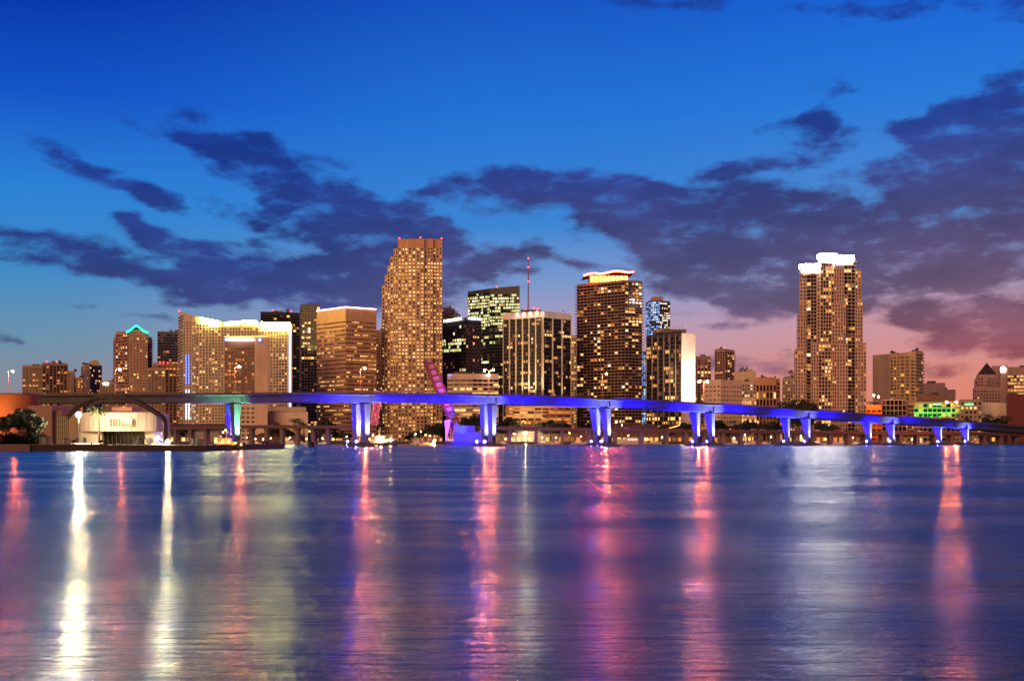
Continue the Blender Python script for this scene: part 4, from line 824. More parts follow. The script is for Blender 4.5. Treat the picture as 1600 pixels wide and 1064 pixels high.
for i, px in enumerate(spots):
    k = (i*3+i//5) % 5; o = protos[k] if k not in used else copy_tree(protos[k]); used.add(k)
    p = on_low(px); y = p.y+(2.6 if i % 3 else 6); o.location = (X(px, y), y, p.z-.59); o.rotation_euler = (0, 0, math.pi if i % 2 else 0)
    zn = [z for a, z in zones if px <= a][0]
    o['label'] = f'{paints[k][0]} car on the low causeway {zn}' ; o['group'] = f'{paints[k][0]} cars {zn}'
GH = 'vehicles on the high bridge'

# ------------------------------------------------------------------ trees and palms along the far shore
def crown_mesh(name, rx, rz, n, leaf, seed, mt=leafm, nl=12):
    r = random.Random(seed); q = MB(); lobes = []
    for k in range(nl): a = r.uniform(0, 6.28); d = r.uniform(.1, .72); lobes.append((math.cos(a)*d*rx, math.sin(a)*d*rx, r.uniform(-.35, .55)*rz, r.uniform(.3, .52)))
    for i in range(n):
        l = r.choice(lobes); a, b_ = r.uniform(0, 6.28), math.acos(r.uniform(-1, 1)); d = r.uniform(.55, 1.08)**.6*l[3]
        c = Vector((l[0]+math.cos(a)*math.sin(b_)*d*rx, l[1]+math.sin(a)*math.sin(b_)*d*rx, l[2]+math.cos(b_)*d*rz))
        u = Vector((r.gauss(0, 1), r.gauss(0, 1), r.gauss(0, .7))).normalized(); v = u.orthogonal().normalized(); s = leaf*r.uniform(.5, 1.3)
        q.poly([c-u*s, c-v*s*.55, c+u*s, c+v*s*.55])
    me = bpy.data.meshes.new(name); me.from_pydata([tuple(p) for p in q.v], [], q.f); me.materials.append(mt); return me
CR = [crown_mesh('crown', 5.4, 4.2, 1500, .62, 10+k) for k in range(4)]
tr = []
for k in range(4):
    r = random.Random(k); q = MB(); q.tube([(0, 0, -1), (.2, 0, 2.5), (.1, .2, 5)], [.45, .35, .2], 7)
    for a in range(5): an = a*1.26+k; q.tube([(.15, .1, 2.8+.3*a), (math.cos(an)*1.6, math.sin(an)*1.6, 5), (math.cos(an)*3, math.sin(an)*3, 7)], [.2, .13, .05], 5)
    me = bpy.data.meshes.new('trunk'); me.from_pydata(q.v, [], q.f); me.materials.append(bark); tr.append(me)
def tree(x, y, z, s, label, grp, k, sz=1.):
    t = thing('tree', label, 'tree', (x, y, z), grp); t.scale = (s, s, s*sz); t.rotation_euler = (0, 0, k*1.7)
    a = bpy.data.objects.new('trunk', tr[k % 4]); COL.objects.link(a); a.parent = t
    b_ = bpy.data.objects.new('crown', CR[k % 4]); COL.objects.link(b_); b_.parent = t; b_.location = (0, 0, 7.2)
    return t
def palm_parts(seed):
    r = random.Random(seed); q = MB(); q.tube([(0, 0, -1), (.15, 0, 3), (.35, .1, 6), (.5, .1, 8.6)], [.3, .22, .18, .16], 7); tm = bpy.data.meshes.new('trunk'); tm.from_pydata(q.v, [], q.f); tm.materials.append(bark)
    q = MB()
    for k in range(20):
        a = k*2.4; up = r.uniform(-.3, 1.2); L = r.uniform(2.6, 3.4); p = Vector((.5, .1, 8.6)); d = Vector((math.cos(a), math.sin(a), up)).normalized(); sd = Vector((-math.sin(a), math.cos(a), 0))
        for j in range(7):
            p2 = p+d*L/7; w0 = .5*math.sin(math.pi*(j+.6)/8); 
            q.poly([p-sd*.04, p+sd*.04, p2+sd*(w0+.05)-Vector((0, 0, w0*.5)), p2+sd*.03]); q.poly([p+sd*.04, p-sd*.04, p2-sd*(w0+.05)-Vector((0, 0, w0*.5)), p2-sd*.03]); q.poly([p-sd*.05, p+sd*.05, p2+sd*.05, p2-sd*.05])
            p = p2; d = (d+Vector((0, 0, -.22))).normalized()
    cm = bpy.data.meshes.new('crown'); cm.from_pydata([tuple(v) for v in q.v], [], q.f); cm.materials.append(palmm); return tm, cm
PP = [palm_parts(k) for k in range(3)]
def palm(x, y, z, s, label, grp, k):
    t = thing('palm_tree', label, 'palm tree', (x, y, z), grp); t.scale = (s, s, s); t.rotation_euler = (0, 0, k*2.1)
    for nm, me in zip(('trunk', 'crown'), PP[k % 3]): o = bpy.data.objects.new(nm, me); COL.objects.link(o); o.parent = t
    return t
TR = [(645, 675, 'dark tree at the left of the clump by the pink drawbridge'), (655, 672, ''), (665, 668, ''), (675, 664, ''), (684, 660, 'tallest dark tree touching the pinkish counterweight tower'), (692, 668, ''), (637, 680, ''),
      (728, 652, ''), (738, 650, ''), (748, 646, 'dark tree standing behind the blue machine house'), (785, 656, ''), (794, 652, 'dark tree right of the pier pair below the finned tower'), (803, 655, ''),
      (850, 658, ''), (860, 654, 'dark tree below the right corner of the finned tower'), (872, 657, ''), (884, 660, ''), (915, 659, ''), (1040, 661, ''), (1055, 663, ''), (1070, 659, ''), (1122, 655, ''), (1132, 660, ''), (1156, 661, ''), (1168, 656, 'dark tree under the bridge below the courthouse'), (1178, 659, ''), (1190, 662, ''), (1200, 659, ''),
      (1215, 661, ''), (430, 664, ''), (450, 669, ''), (505, 656, 'dark tree at the foot of the ribbon-windowed tower'), (516, 658, ''), (393, 678, ''), (524, 672, ''), (535, 674, ''), (545, 676, ''), (290, 668, ''), (275, 668, ''),
      (1229, 627, ''), (1238, 624, ''), (1248, 622, 'dark treetop left against the foot of the white-crowned tower'), (1257, 624, ''), (1266, 625, ''), (1506, 646, ''), (1514, 642, 'round dark tree before the green-lit building'), (1523, 646, ''), (1534, 650, ''), (1557, 652, ''), (1566, 654, ''), (1590, 656, ''), (1283, 660, ''), (1300, 662, '')]
for k, (px, py, lab) in enumerate(TR):
    if 1220 < px < 1270 or px > 1500 and px < 1600: Y = 925
    else: Y = 968+(k*7) % 20
    zt = Z(py, Y); gz = GZ
    if px in (1229, 1238, 1248, 1257, 1266): Y = 1000; zt = Z(py, Y)
    if Y < 960: gz = GZ; Y = 965; zt = Z(py, Y)
    s = (zt-gz)/11.2; sx = min(max(s, .75), 1.35)
    seg = 'left' if px < 560 else ('centre' if px < 1000 else 'right')
    zone_t = ('under the left half of the bridge' if px < 560 else 'by the pink drawbridge' if px < 700 else 'behind the blue machine house' if px < 770 else 'below the finned tower' if px < 930 else 'below the floodlit white wall' if px < 1100 else 'under the bridge below the courthouse' if px < 1222 else 'at the foot of the white-crowned tower' if px < 1310 else 'in front of the low hall at far right')
    t = tree(X(px, Y), Y, gz, sx, lab or f'dark leafy shore tree {zone_t}', ('shore trees '+zone_t) if not lab else None, k, s/sx)
PM = [(458, 651, 985, 'palm silhouetted against the beige hall, the taller one'), (475, 657, 985, 'short palm at the right end of the beige hall'), (432, 657, 985, 'short palm at the left end of the beige hall'), (1142, 654, 965, 'palm under the bridge between the flared piers'), (1547, 643, 962, 'tall palm before the blank pinkish hall'), (1568, 646, 962, 'palm left of the dark red block'), (1470, 650, 955, 'palm before the green lights'), (1371, 622, 938, 'palm on the orange-lit terrace')]
for k, (px, py, Y, lab) in enumerate(PM):
    Y = max(Y, 962); zt = Z(py, Y); palm(X(px, Y), Y, GZ, (zt-GZ)/10.2, lab, None, k)

# ------------------------------------------------------------------ waterfront: market halls, lamps, moored boats
bulb_y = EN('warm_bulb', (1, .45, .12), 260); bulb_r = EN('red_bulb', (1, .12, .05), 260); bulb_w = EN('white_bulb', (1, .8, .55), 260)
MK = [(770, 860, 664, 'dull-roofed market hall right of the blue machine house', 0), (862, 935, 668, 'market hall with warm windows below the pale yellow sliver', 1), (938, 1030, 662, 'broad brown-roofed market hall behind the causeway', 0), (1032, 1092, 664, 'market hall with a glowing scalloped gable', 2),
      (1096, 1160, 676, 'long dim shed below the two-toned office block', 1), (1230, 1345, 672, 'long market arcade beneath the white-crowned tower', 1), (1350, 1462, 674, 'low red-lit arcade beneath the cream apartment building', 1), (1470, 1600, 676, 'low dark arcade at the far right', 1), (400, 470, 676, 'low dockside shed with yellow light near the two buoys', 1), (215, 350, 662, 'long grey terminal shed behind the tugboat', 3)]
roofb = mat('brown_shingle', (.1, .05, .04)); hallw = mat('hall_wall', (.1, .055, .04))
for k, (a, b_, py, lab, md) in enumerate(MK):
    Y = 978-5*(k % 2) if md != 3 else 985; x0, x1 = X(a, Y), X(b_, Y); zt = Z(py, Y); ze = GZ+(zt-GZ)*.62; t = thing('market_hall', lab, 'building', ((x0+x1)/2, Y+9, GZ)); q = MB()
    q.box(x0, x1, Y, Y+18, GZ, ze); q.build('wall', hallw if md != 3 else grey, t); q = MB()
    q.hexa([(x0-1, Y-1.5, ze+.01), (x1+1, Y-1.5, ze+.01), (x1+1, Y+19.5, ze+.01), (x0-1, Y+19.5, ze+.01), (x0+3, Y+7, zt), (x1-3, Y+7, zt), (x1-3, Y+11, zt), (x0+3, Y+11, zt)]); q.build('roof', roofb, t)
    nn = int((x1-x0)/4.5); r = random.Random(k)
    for j in range(nn):
        if r.random() < .25: continue
        c = x0+(j+.5)*(x1-x0)/nn; h = min(3.2, (ze-GZ)*.7); q = MB(); q.box(c-1.5, c+1.5, Y-.08, Y-.02, GZ+.5, GZ+.5+h); q.build('shop_window', W[r.choice(['orange', 'orange', 'warm', 'dim', 'hot', 'bright'])], t)
    if md == 2:
        q = MB(); pts = [(x0+5, Z(670, Y)), (x0+10, Z(667.5, Y)), (x0+14, Z(665.5, Y)), (x0+17, Z(663, Y)), (x0+20, Z(665.5, Y)), (x0+25, Z(668, Y)), (x0+30, Z(670, Y))]
        q.tube([(p[0], Y-2.4, p[1]) for p in pts], .3, 5); q.build('gable_light', EN('gable_glow', (1, .45, .12), 4), t)
    if k == 0:
        q = MB(); q.tube([(X(814, Y), Y-2, Z(661, Y)), (X(818, Y), Y-2, Z(657, Y)), (X(822, Y), Y-2, Z(661, Y))], .25, 5); q.build('gable_light', EN('gable_glow', (1, .45, .12), 4), t)
SL = [(262, 690.5, 321, bulb_w, 'w')]
wl = [(385, 683, 1), (410, 688, 1), (452, 683, 0), (478, 685, 1), (503, 684, 0), (520, 687, 1), (398, 685, 1), (422, 684, 2), (440, 686, 0), (467, 687, 2), (491, 681, 2), (541, 681, 0), (648, 678, 0), (657, 674, 1), (664, 679, 1), (671, 680, 0), (789, 685, 1), (803, 677, 2), (846, 683, 1), (868, 683, 1), (880, 681, 1), (889, 676, 1), (907, 681, 2), (962, 660, 1), (971, 664, 1), (981, 680, 1), (1011, 688, 2), (1033, 683, 0), (1085, 682, 0), (1124, 681, 1), (1146, 684, 0),
      (1163, 679, 0), (1170, 688, 2), (1187, 683, 1), (1204, 682, 0), (1212, 687, 1), (1250, 681, 0), (1270, 684, 2), (1289, 688, 1), (1301, 676, 1), (1317, 679, 2), (1332, 683, 1), (1377, 684, 1), (1385, 676, 0), (1403, 679, 1), (1424, 688, 1), (1431, 677, 0), (1450, 683, 2), (1484, 681, 0), (1499, 681, 1), (1528, 678, 1)]
bm = [bulb_w, bulb_y, bulb_r]; cn = ['white', 'amber', 'red']
for k, (px, py, c) in enumerate(wl):
    Y = 966; z = Z(py, Y); zn = ('left of the double headlights' if px < 570 else 'left of the pink drawbridge' if px < 690 else 'below the finned tower' if px < 900 else 'below the wave-roofed tower' if px < 1060 else 'below the courthouse' if px < 1228 else 'below the white-crowned tower' if px < 1350 else 'below the cream apartment building' if px < 1460 else 'at the far right')
    t = street_lamp(X(px, Y), Y, GZ-.2, max(2.5, z-GZ), f'small {cn[c]} promenade lamp {zn}', arm=.5, bmat=bm[c], r=.3, group=f'{cn[c]} promenade lamps {zn}')
sp_l = street_lamp(X(820, 955), 962, GZ, 7.5, 'dazzling white quay floodlight under the bridge below the finned tower', arm=.6, bmat=EN('dazzling_bulb', (1, .85, .5), 9000), r=.55, group=None)

def boat(x, y, L, label, grp, hull=hullw, cab=True, mast=0, z=0, lit='warm', flip=1):
    t = thing('moored_boat', label, 'boat', (x, y, z), grp); W_ = L*.17; q = MB(); st = [(-.5, .8, .0), (-.2, 1, 0), (.15, .95, .02), (.36, .6, .06), (.5, .03, .12)]; b = 0; H = L*.11
    for (t_, w_, r_) in st:
        for (sy, zz) in ((-1, 1), (-.75, 0), (.75, 0), (1, 1)): q.v.append((x+flip*t_*L, y+sy*W_*w_, z-.2+(H+r_*L)*zz))
    for k in range(4):
        for j in range(4): i2 = (j+1) % 4; q.f.append((k*4+j, k*4+i2, k*4+4+i2, k*4+4+j)); q.m.append(0)
    q.f.append((0, 1, 2, 3)); q.m.append(0); q.f.append((19, 18, 17, 16)); q.m.append(0); q.build('hull', hull, t)
    if cab:
        q = MB(); a, c = sorted((x-flip*.28*L, x+flip*.18*L)); q.hexa([(a, y-W_*.6, z+H-.25), (c, y-W_*.6, z+H-.25), (c, y+W_*.6, z+H-.25), (a, y+W_*.6, z+H-.25), (a+.05*L, y-W_*.5, z+H+L*.1), (c-.08*L, y-W_*.5, z+H+L*.1), (c-.08*L, y+W_*.5, z+H+L*.1), (a+.05*L, y+W_*.5, z+H+L*.1)]); q.build('cabin', hullw, t)
        for k in range(3): q = MB(); a2 = a+.1*L+k*.1*L; q.box(a2, a2+.06*L, y-W_*.6-.02, y-W_*.6+.3, z+H+L*.01, z+H+L*.055); q.build('cabin_window', W[lit], t)
    if mast: q = MB(); q.tube([(x, y, z+H-.3), (x, y, z+mast)], .09, 5); q.tube([(x, y, z+H+1.5), (x-flip*L*.4, y, z+H+1.7)], .07, 5); q.build('mast', polem, t)
    return t
BT = [(382, 10, 0), (402, 9, 12), (452, 14, 0), (470, 11, 0), (506, 9, 10), (652, 12, 0), (785, 10, 0), (850, 12, 11), (870, 10, 0), (905, 13, 0), (985, 26, 0), (1022, 12, 13), (1128, 10, 12), (1150, 12, 0), (1175, 11, 14), (1196, 9, 0), (1275, 13, 0), (1296, 10, 12), (1315, 12, 0), (1338, 9, 11), (1390, 11, 0), (1412, 10, 0), (1436, 12, 13), (1452, 9, 0), (1530, 12, 0)]
for k, (px, L, ms) in enumerate(BT):
    Y = 925+(k*11) % 22; zn = ('near the two black buoys' if px < 520 else 'left of the pink drawbridge' if px < 690 else 'below the finned tower' if px < 930 else 'below the wave-roofed tower' if px < 1060 else 'below the courthouse' if px < 1228 else 'below the white-crowned tower' if px < 1350 else 'below the cream apartment building' if px < 1470 else 'at the far right')
    kd = 'long white excursion boat' if L > 20 else ('small white sailboat' if ms else 'small white motorboat')
    boat(X(px, Y), Y, L, f'{kd} moored {zn}', f'{kd}s moored {zn}', mast=ms, flip=1 if k % 2 else -1, lit=['warm', 'white', 'orange'][k % 3])
q = MB(); q.box(X(375, 955), X(1640, 955), 950, 961, -1, GZ+.0); quay = q.build('seawall', mat('seawall_concrete', (.05, .04, .035))); quay['label'] = 'long low dark seawall along the far shore behind the boats'; quay['category'] = 'seawall'

# ------------------------------------------------------------------ orange-lit tugboat and trawler
def tug(x, y, L, label, lights, hull=hulld, flip=1):
    t = boat(x, y, L, label, None, hull, False, flip=flip); t.name = 'tugboat'; H = L*.11; wy = L*.1; orp = mat('orange_white_paint', (.55, .4, .3))
    for nm, a, b_, z0, z1 in (('deckhouse', -.28, .22, H-.3, H+L*.1), ('wheelhouse', -.15, .12, H+L*.1, H+L*.2)):
        q = MB(); q.box(x+a*L, x+b_*L, y-wy*(1 if nm == 'deckhouse' else .7), y+wy*(1 if nm == 'deckhouse' else .7), z0, z1); o = q.build(nm, orp, t)
        for k in range(5): q = MB(); a2 = x+a*L+(b_-a)*L*(.1+.17*k); q.box(a2, a2+(b_-a)*L*.1, y-wy*(1 if nm == 'deckhouse' else .7)-.05, y-wy*(1 if nm == 'deckhouse' else .7)-.01, z0+(z1-z0)*.45, z0+(z1-z0)*.8); q.build('window', W['hot'], o)
    q = MB(); q.tube([(x-.02*L, y, H+L*.2), (x-.02*L, y, H+L*.42)], .15, 6); q.tube([(x-.02*L-1.6, y, H+L*.34), (x-.02*L+1.6, y, H+L*.34)], .08, 5); q.tube([(x-.2*L, y, H+L*.1), (x-.2*L, y, H+L*.28)], .5, 8)
    q.tube([(x-.02*L, y, H+L*.4), (x+.45*L, y, H+L*.02)], .04, 4); q.tube([(x-.02*L, y, H+L*.4), (x-.45*L, y, H)], .04, 4); q.build('mast', polem, t)
    for (lx, lz, mt, r) in lights: q = MB(); q.ball((x+lx*L, y-wy*1.25, lz*L), r, 8, 6); q.tube([(x+lx*L, y-wy*1.25, lz*L), (x+lx*L, y-wy*.9, lz*L)], .08, 5); q.build('deck_lamp', mt, t)
    q = MB(); z = H+.7
    q.tube([(x-.46*L, y-L*.15, z), (x+.2*L, y-L*.16, z), (x+.42*L, y-L*.06, z+.6)], .05, 4)
    for k in range(10): a = -.45+.07*k; q.tube([(x+a*L, y-L*.15, H-.3), (x+a*L, y-L*.15, z)], .04, 4)
    q.build('rail', polem, t)
    for k in range(6): q = MB(); a = -.4+.14*k; q.tube([(x+a*L, y-L*.17-.1, H*.55), (x+a*L, y-L*.17-.5, H*.55)], .45, 10); q.build('fender', black, t)
    return t
hotw = EN('tug_amber_bulb', (1, .4, .06), 140); tx = X(349, 345)
t = tug(tx, 350, 11, 'dark-hulled tugboat ablaze with amber deck lamps at the end of the left quay', [(-.3, .2, hotw, .16), (-.12, .2, hotw, .16), (.05, .2, hotw, .16), (.25, .17, hotw, .13), (.4, .13, hotw, .12), (-.02, .53, hotw, .14), (.12, .42, EN('tug_red_bulb', (1, .1, .1), 30), .1), (-.1, .48, bulb_w, .08)], flip=1)
t.location = (t.location[0], t.location[1], .3)
for a, c in ((-2, .3), (2.5, .3)): lamp('POINT', (tx+a, 346.5, 4.2), (1, .42, .08), 260, t, .2, name='deck_light')
tr_h = EN('trawler_flood_bulb', (1, .5, .18), 2600)
t = tug(X(594, 575), 575, 17, 'work boat aiming two blazing warm floodlights, beside the blue-white pier', [(.03, .2, tr_h, .42), (.32, .2, tr_h, .42), (-.3, .22, hotw, .16), (-.42, .16, hotw, .16), (-.38, .3, bulb_y, .14), (-.2, .33, bulb_y, .14)], flip=1)
t.name = 'work_boat'
q = boat(X(668, 640), 640, 9, 'small boat showing one orange light left of the pink drawbridge', None); 
qb = MB(); qb.ball((X(679.5, 640), 638, 3.0), .5, 8, 6); qb.tube([(X(679.5, 640), 638, 3), (X(675, 640), 639, 1)], .06, 5); qb.build('deck_lamp', EN('small_orange_bulb', (1, .35, .1), 700), q)

# ------------------------------------------------------------------ channel markers
for px, Y, s, lab in ((414.5, 470, 1, 'black drum channel marker with a small diamond board, the left of two'), (487, 500, 1, 'plain black drum channel marker, the right of two')):
    x = X(px, Y); t = thing('channel_marker', lab, 'channel marker', (x, Y, 0)); q = MB(); q.tube([(x, Y, -1), (x, Y, 2.2), (x, Y, 2.6)], [1.35, 1.35, 1.2], 14); q.build('drum', black, t)
    q = MB(); q.box(x-.5, x+.5, Y-.5, Y+.5, 2.6, 3.2); q.tube([(x, Y, 3.2), (x, Y, 4.0)], .12, 6); q.build('lamp_post', steel, t)
    if px < 450: q = MB(); zz = 1.5; q.poly([(x, Y-1.4, zz-.55), (x+.55, Y-1.4, zz), (x, Y-1.4, zz+.55), (x-.55, Y-1.4, zz)]); q.build('diamond_board', mat('faded_red_board', (.4, .2, .16)), t)
t = thing('pile_marker', 'thin dark pile with a short cross arm between the flared piers', 'channel marker', (X(1106, 520), 520, 0)); q = MB(); q.tube([(X(1106, 520), 520, -1), (X(1106, 520), 520, 4.5)], .35, 8); q.build('pile', black, t)
q = MB(); q.box(X(1106, 520)-.7, X(1106, 520)+.7, 519.5, 519.6, 3.2, 4.2); q.build('board', steel, t)

# ------------------------------------------------------------------ left quay with the pavilion
Yq = 318
q = MB(); q.box(X(-260, Yq), X(322, Yq), Yq, Yq+110, -1.5, Z(695.3, Yq)); QZ = Z(695.3, Yq); quay = struct(q.build('quay', mat('quay_concrete', (.035, .022, .018), .9)))
q = MB(); q.box(X(-60, Yq), X(48, Yq), Yq-.6, Yq+2, -1, Z(693.8, Yq)); q.box(X(49, Yq), X(170, Yq), Yq-.3, Yq+1, QZ, QZ+.25); o = q.build('quay_wall', mat('pale_quay', (.13, .07, .05))); o['label'] = 'low brownish quay wall at the far left edge of the water'; o['category'] = 'wall'
# orange drum
Yd = 395
t = thing('drum_building', 'orange-lit cylindrical building cut off by the left edge', 'building', (X(8, Yd), Yd+9, QZ)); q = MB(); cxd = X(2, Yd); rr = X(42, Yd)-cxd
q.tube([(cxd, Yd+9, QZ-.5), (cxd, Yd+9, Z(617.5, Yd+9))], rr, 40); q.build('wall', mat('drum_render', (.42, .2, .13)), t, True)
q = MB(); q.tube([(cxd, Yd+9, Z(617.5, Yd+9)), (cxd, Yd+9, Z(616, Yd+9))], rr*1.01, 40); q.build('roof_rim', roofm, t)
lamp('SPOT', (cxd-7, Yd-13, QZ+1.5), (1, .28, .04), 2.6e4, t, .4, (cxd-2, Yd, 9), 75, .9, 'floodlight_beam')
t = thing('annex_building', 'plain brown annex between the orange drum and the glass entrance', 'building', (X(61, 400), 400, QZ)); q = MB(); q.box(X(42.5, 392), X(81, 392), 392, 412, QZ, Z(633.5, 392)); q.build('wall', mat('brick_brown', (.3, .17, .12)), t)
q = MB(); q.box(X(81.2, 392), X(92, 392), 394, 410, QZ, Z(640, 392)); q.build('stair_wall', mat('brick_brown', (.3, .17, .12)), t)
# glass entrance
t = thing('glass_entrance', 'glazed entrance block beside the dazzling floodlight', 'building', (X(97, 388), 388, QZ)); q = MB(); q.box(X(88, 386), X(107, 386), 386, 400, QZ, Z(650, 386)); q.build('glazing', W['dim'], t)
q = MB()
for k in range(7): q.box(X(88+3.1*k, 386), X(88+3.1*k, 386)+.15, 385.7, 385.98, QZ, Z(650, 386))
for k in range(6): z = QZ+(Z(650, 386)-QZ)*k/5; q.box(X(88, 386), X(107, 386), 385.5, 385.69, z, z+.15)
q.build('mullions', steel, t)
# pavilion: curved white hall
pv = thing('curved_pavilion', 'white curved waterfront pavilion with a small window grid, glowing in the floodlight', 'building', (X(175, 385), 392, QZ)); q = MB(); Yv = 385
zt, zb = Z(644.5, Yv), Z(673.5, Yv); fr_ = []
for k in range(21): t_ = k/20; fr_.append((X(106, Yv)+(X(243, Yv)-X(106, Yv))*t_, Yv+7*(abs(t_*2-1))**2.4+(9 if t_ > .999 else 0)))
poly = fr_+[(X(243, 412)-.5, 412), (X(106, 412), 412)]; q.prism(poly, zb, zt); q.build('upper_wall', white, pv)
q = MB(); q.box(X(112, Yv), X(149, Yv), 391, 410, QZ, zb-.01); q.build('lower_wall', white, pv); q = MB(); q.prism([(X(226, 392), 392), (X(241, 392), 392), (X(241, 408), 408), (X(226, 408), 408)], QZ, zb-.01); q.build('lower_wall', white, pv)
q = MB(); q.box(X(149, Yv)+.02, X(226, Yv)-.02, 393, 409, QZ, zb-.02); q.build('lower_glazing', glassb, pv)
q = MB()
for k in range(12): a = X(149, Yv)+k*1.45; q.box(a, a+.14, 392.6, 392.98, QZ, zb-.05)
for a, b_ in ((200, 210), (210, 203), (212, 222)): q.tube([(X(a, Yv), 391.5, zb-.1), (X(b_, Yv), 391.5, QZ)], .12, 5)
q.build('mullions', steel, pv)
q = MB(); wx0, wx1, wz0, wz1 = X(172, Yv), X(206.5, Yv), Z(666, Yv), Z(654.5, Yv); q.box(wx0, wx1, Yv-.12, Yv+1.5, wz0, wz1); wf = q.build('window', glassb, pv); q = MB()
for k in range(9): a = wx0+(wx1-wx0)*k/8; q.box(a-.09, a+.09, Yv-.25, Yv-.13, wz0, wz1)
for k in range(5): z = wz0+(wz1-wz0)*k/4; q.box(wx0, wx1, Yv-.31, Yv-.26, z-.09, z+.09)
q.build('frame', white, wf)
quadbox(pv, 'roof_block', 175, 206, 636, 644.4, 398, 10, mat('salmon_render', (.5, .25, .18)))
q = MB()
for k in range(1, 14): a = X(106, Yv)+(X(243, Yv)-X(106, Yv))*k/14; yy = Yv+7*(abs(k/7-1))**2.4; q.box(a-.05, a+.05, yy-.04, yy+.3, zb+.1, zt-.1)
q.build('panel_joint', mat('joint_grey', (.25, .2, .16)), pv)
for a in (118, 130, 231): q = MB(); q.box(X(a, 391), X(a, 391)+1.1, 390.85, 390.97, QZ+.02, QZ+2.2); q.build('door', bluegrey, pv)
q = MB(); q.box(X(106, Yv)+2, X(243, Yv)-3, 396, 396.4, zt, zt+.5); q.build('roof_upstand', white, pv)
# arch
ar = thing('steel_arch', 'big brown tubular arch curving over the pavilion down to the quay', 'arch', (X(257, 350), 350, QZ)); Ya = 350
ap = [(104, 650), (116, 637), (130, 628), (148, 621.5), (166, 619), (184, 619.5), (200, 622.5), (215, 628), (230, 636), (242, 643.5), (250, 649.5), (254.5, 655), (256.5, 662), (256.8, 675), (256.8, 692)]
pts = [Vector((X(a, Ya), Ya, Z(b_, Ya))) for a, b_ in ap]; pts = catmull(pts, 4); q = MB()
for dy in (0, 2.2): q.tube([p+Vector((0, dy, 0)) for p in pts], .42, 8)
q.tube([p+Vector((0, 1.1, -.9)) for p in pts[:-14]]+[pts[-10]+Vector((0, 1.1, 0))], .25, 7)
q.build('tube', mat('arch_paint', (.05, .025, .02), .45), ar, True); q = MB()
for k in range(0, len(pts)-12, 2): a = pts[k]; b_ = pts[k+1]; q.tube([a, b_+Vector((0, 1.1, -.9)), a+Vector((0, 2.2, 0))], .1, 5)
q.build('lacing', mat('arch_paint', (.05, .025, .02), .45), ar)
# floodlights
def flood(px, py, Y, r, st, label, energy, col=(1, .85, .6), h=True):
    x, z = X(px, Y), Z(py, Y); t = thing('floodlight_mast', label, 'floodlight', (x, Y, QZ)); 
    q = MB(); q.tube([(x, Y, QZ), (x, Y, z-r)], .12, 7); q.build('pole', polem, t)
    q = MB(); q.tube([(x, Y+.35, z), (x, Y+.05, z)], [r*.9, r*1.1], 12); o = q.build('lamp_head', steel, t)
    q = MB(); q.ball((x, Y-.05, z), r, 12, 8, sq=(1, .4, 1)); q.build('bulb', EN('flood_bulb_%d' % st, col, st), o)
    lamp('SPOT', (x+.3, Y+1.2, z-.3), col, energy, t, .3, (x+16, Y+24, z-5), 130, .8, 'flood_glow'); return t
flood(123, 648, 362, .75, 6000, 'dazzling white floodlight mast at the left foot of the arch', 42000, (1, .8, .45))
flood(262, 690.3, 330, .5, 6000, 'bright low floodlight standing on the quay right of the arch foot', 250, (1, .68, .4))
for a in (150, 185, 215, 238): lamp('SPOT', (X(a, 372), 372, QZ+.5), (1, .55, .25), 3600, pv, .3, (X(a, 385), 386, Z(658, 385)), 95, .9, 'wall_wash_beam'); q = MB(); q.box(X(a, 372)-.3, X(a, 372)+.3, 371.8, 372.2, QZ, QZ+.35); q.build('floodlight', steel, pv)
# low glowing shop fronts / terrace tubes on the quay
q = MB()
lt = thing('terrace_light_strip', 'low white light strip along the quay edge below the pavilion', 'light strip', (X(160, 345), 345, QZ)); q.box(X(112, 345), X(160, 345), 345, 345.3, QZ+.05, QZ+.5); q.build('tube', EN('terrace_glow', (1, .55, .3), 5), lt); q = MB(); q.box(X(237, 345), X(253, 345), 345, 345.3, QZ+.05, QZ+.45); q.build('tube', MAT['terrace_glow'], lt)
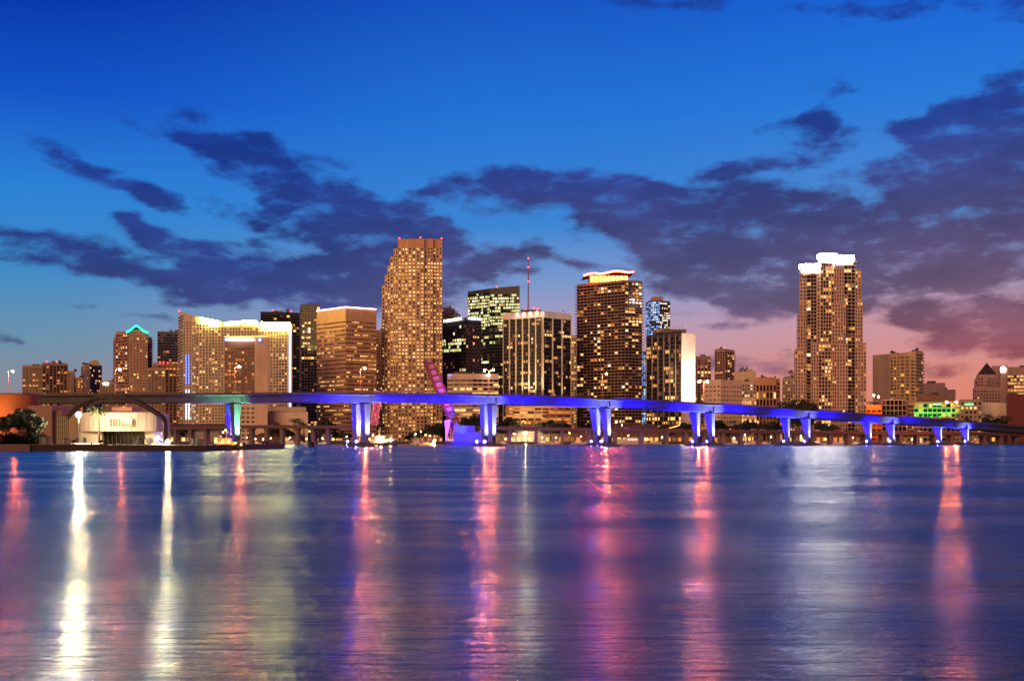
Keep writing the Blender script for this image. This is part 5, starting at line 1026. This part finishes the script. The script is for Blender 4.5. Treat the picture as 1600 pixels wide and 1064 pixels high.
# quay trees, palm, shrubs, people-high clutter
leafq = mat('quay_foliage', (.006, .007, .004), .95, var=.4, scale=.6, spec=.05)
CRB = [crown_mesh('crown', 7.6, 4.6, 9000, .36, 40+k, leafq, nl=26) for k in range(3)]
for k, (px, py, s, lab) in enumerate(((14, 645, .62, 'dark tree before the orange drum, the left one of three'), (38, 636, .85, 'biggest dark tree at far left, before the orange drum'), (60, 648, .6, 'dark tree before the plain brown annex'))):
    Y = 352+k*4; t = tree(X(px, Y), Y, QZ, s, lab, None, k); t.children[1].data = CRB[k]; t.scale = (s, s, (Z(py, Y)-QZ)/11.3)
palm(X(155, 365), 365, QZ, (Z(627, 365)-QZ)/10.6, 'tall palm lit yellow-green standing inside the arch', None, 1)
for k, (px, py, w_, lab) in enumerate(((72, 682, 16, 'dark square kiosk on the quay below the annex'), (106, 686, 5, 'small dark utility box left of the glowing light strip'))):
    x = X(px, 330); t = thing('kiosk' if k == 0 else 'utility_box', lab, 'kiosk' if k == 0 else 'utility box', (x, 330, QZ)); ww = w_*330/FOC/2; q = MB(); q.box(x-ww, x+ww, 328.5, 331, QZ, Z(py, 330)); q.build('cabinet', steel, t); q = MB(); q.box(x-ww-.15, x+ww+.15, 328.3, 331.2, Z(py, 330), Z(py, 330)+.14); q.build('roof', black, t)
    q = MB(); q.box(x-ww*.4, x+ww*.4, 328.4, 328.49, QZ+.1, Z(py, 330)-.2); q.build('door', bluegrey, t)
for k, px in enumerate((115, 143, 158, 181, 206, 210)):
    Y = 326+k % 3*2; x = X(px, Y); t = thing('mooring_bollard' if k % 2 else 'planter', ['round black planter bush on the quay below the white pavilion', 'stubby black mooring bollard on the quay edge below the white pavilion'][k % 2], ['planter', 'bollard'][k % 2], (x, Y, QZ), ['planters on the quay', 'bollards on the quay'][k % 2]); q = MB()
    if k % 2: q.tube([(x, Y, QZ), (x, Y, QZ+.5), (x, Y, QZ+.7)], [.2, .2, .32], 10); q.build('post', black, t)
    else:
        q.tube([(x, Y, QZ), (x, Y, QZ+.45)], [.35, .5], 10); q.build('pot', black, t); me = CR[0]; o = bpy.data.objects.new('foliage', me); COL.objects.link(o); o.parent = t; o.scale = (.12, .12, .16); o.location = (0, 0, .9)
# dark barge / shed at the end of the quay
t = thing('quay_shed', 'small dark box shed at the right end of the left quay', 'shed', (X(307, 335), 335, QZ)); q = MB(); q.box(X(300, 335), X(314, 335), 333, 338, QZ, Z(685.5, 335)); q.build('wall', black, t); q = MB(); q.box(X(299.4, 335), X(314.6, 335), 332.6, 338.4, Z(685.5, 335), Z(685.5, 335)+.15); q.build('roof', steel, t)
q = MB(); q.box(X(303, 335), X(306, 335), 332.9, 332.98, QZ, QZ+1.5); q.build('door', steel, t)
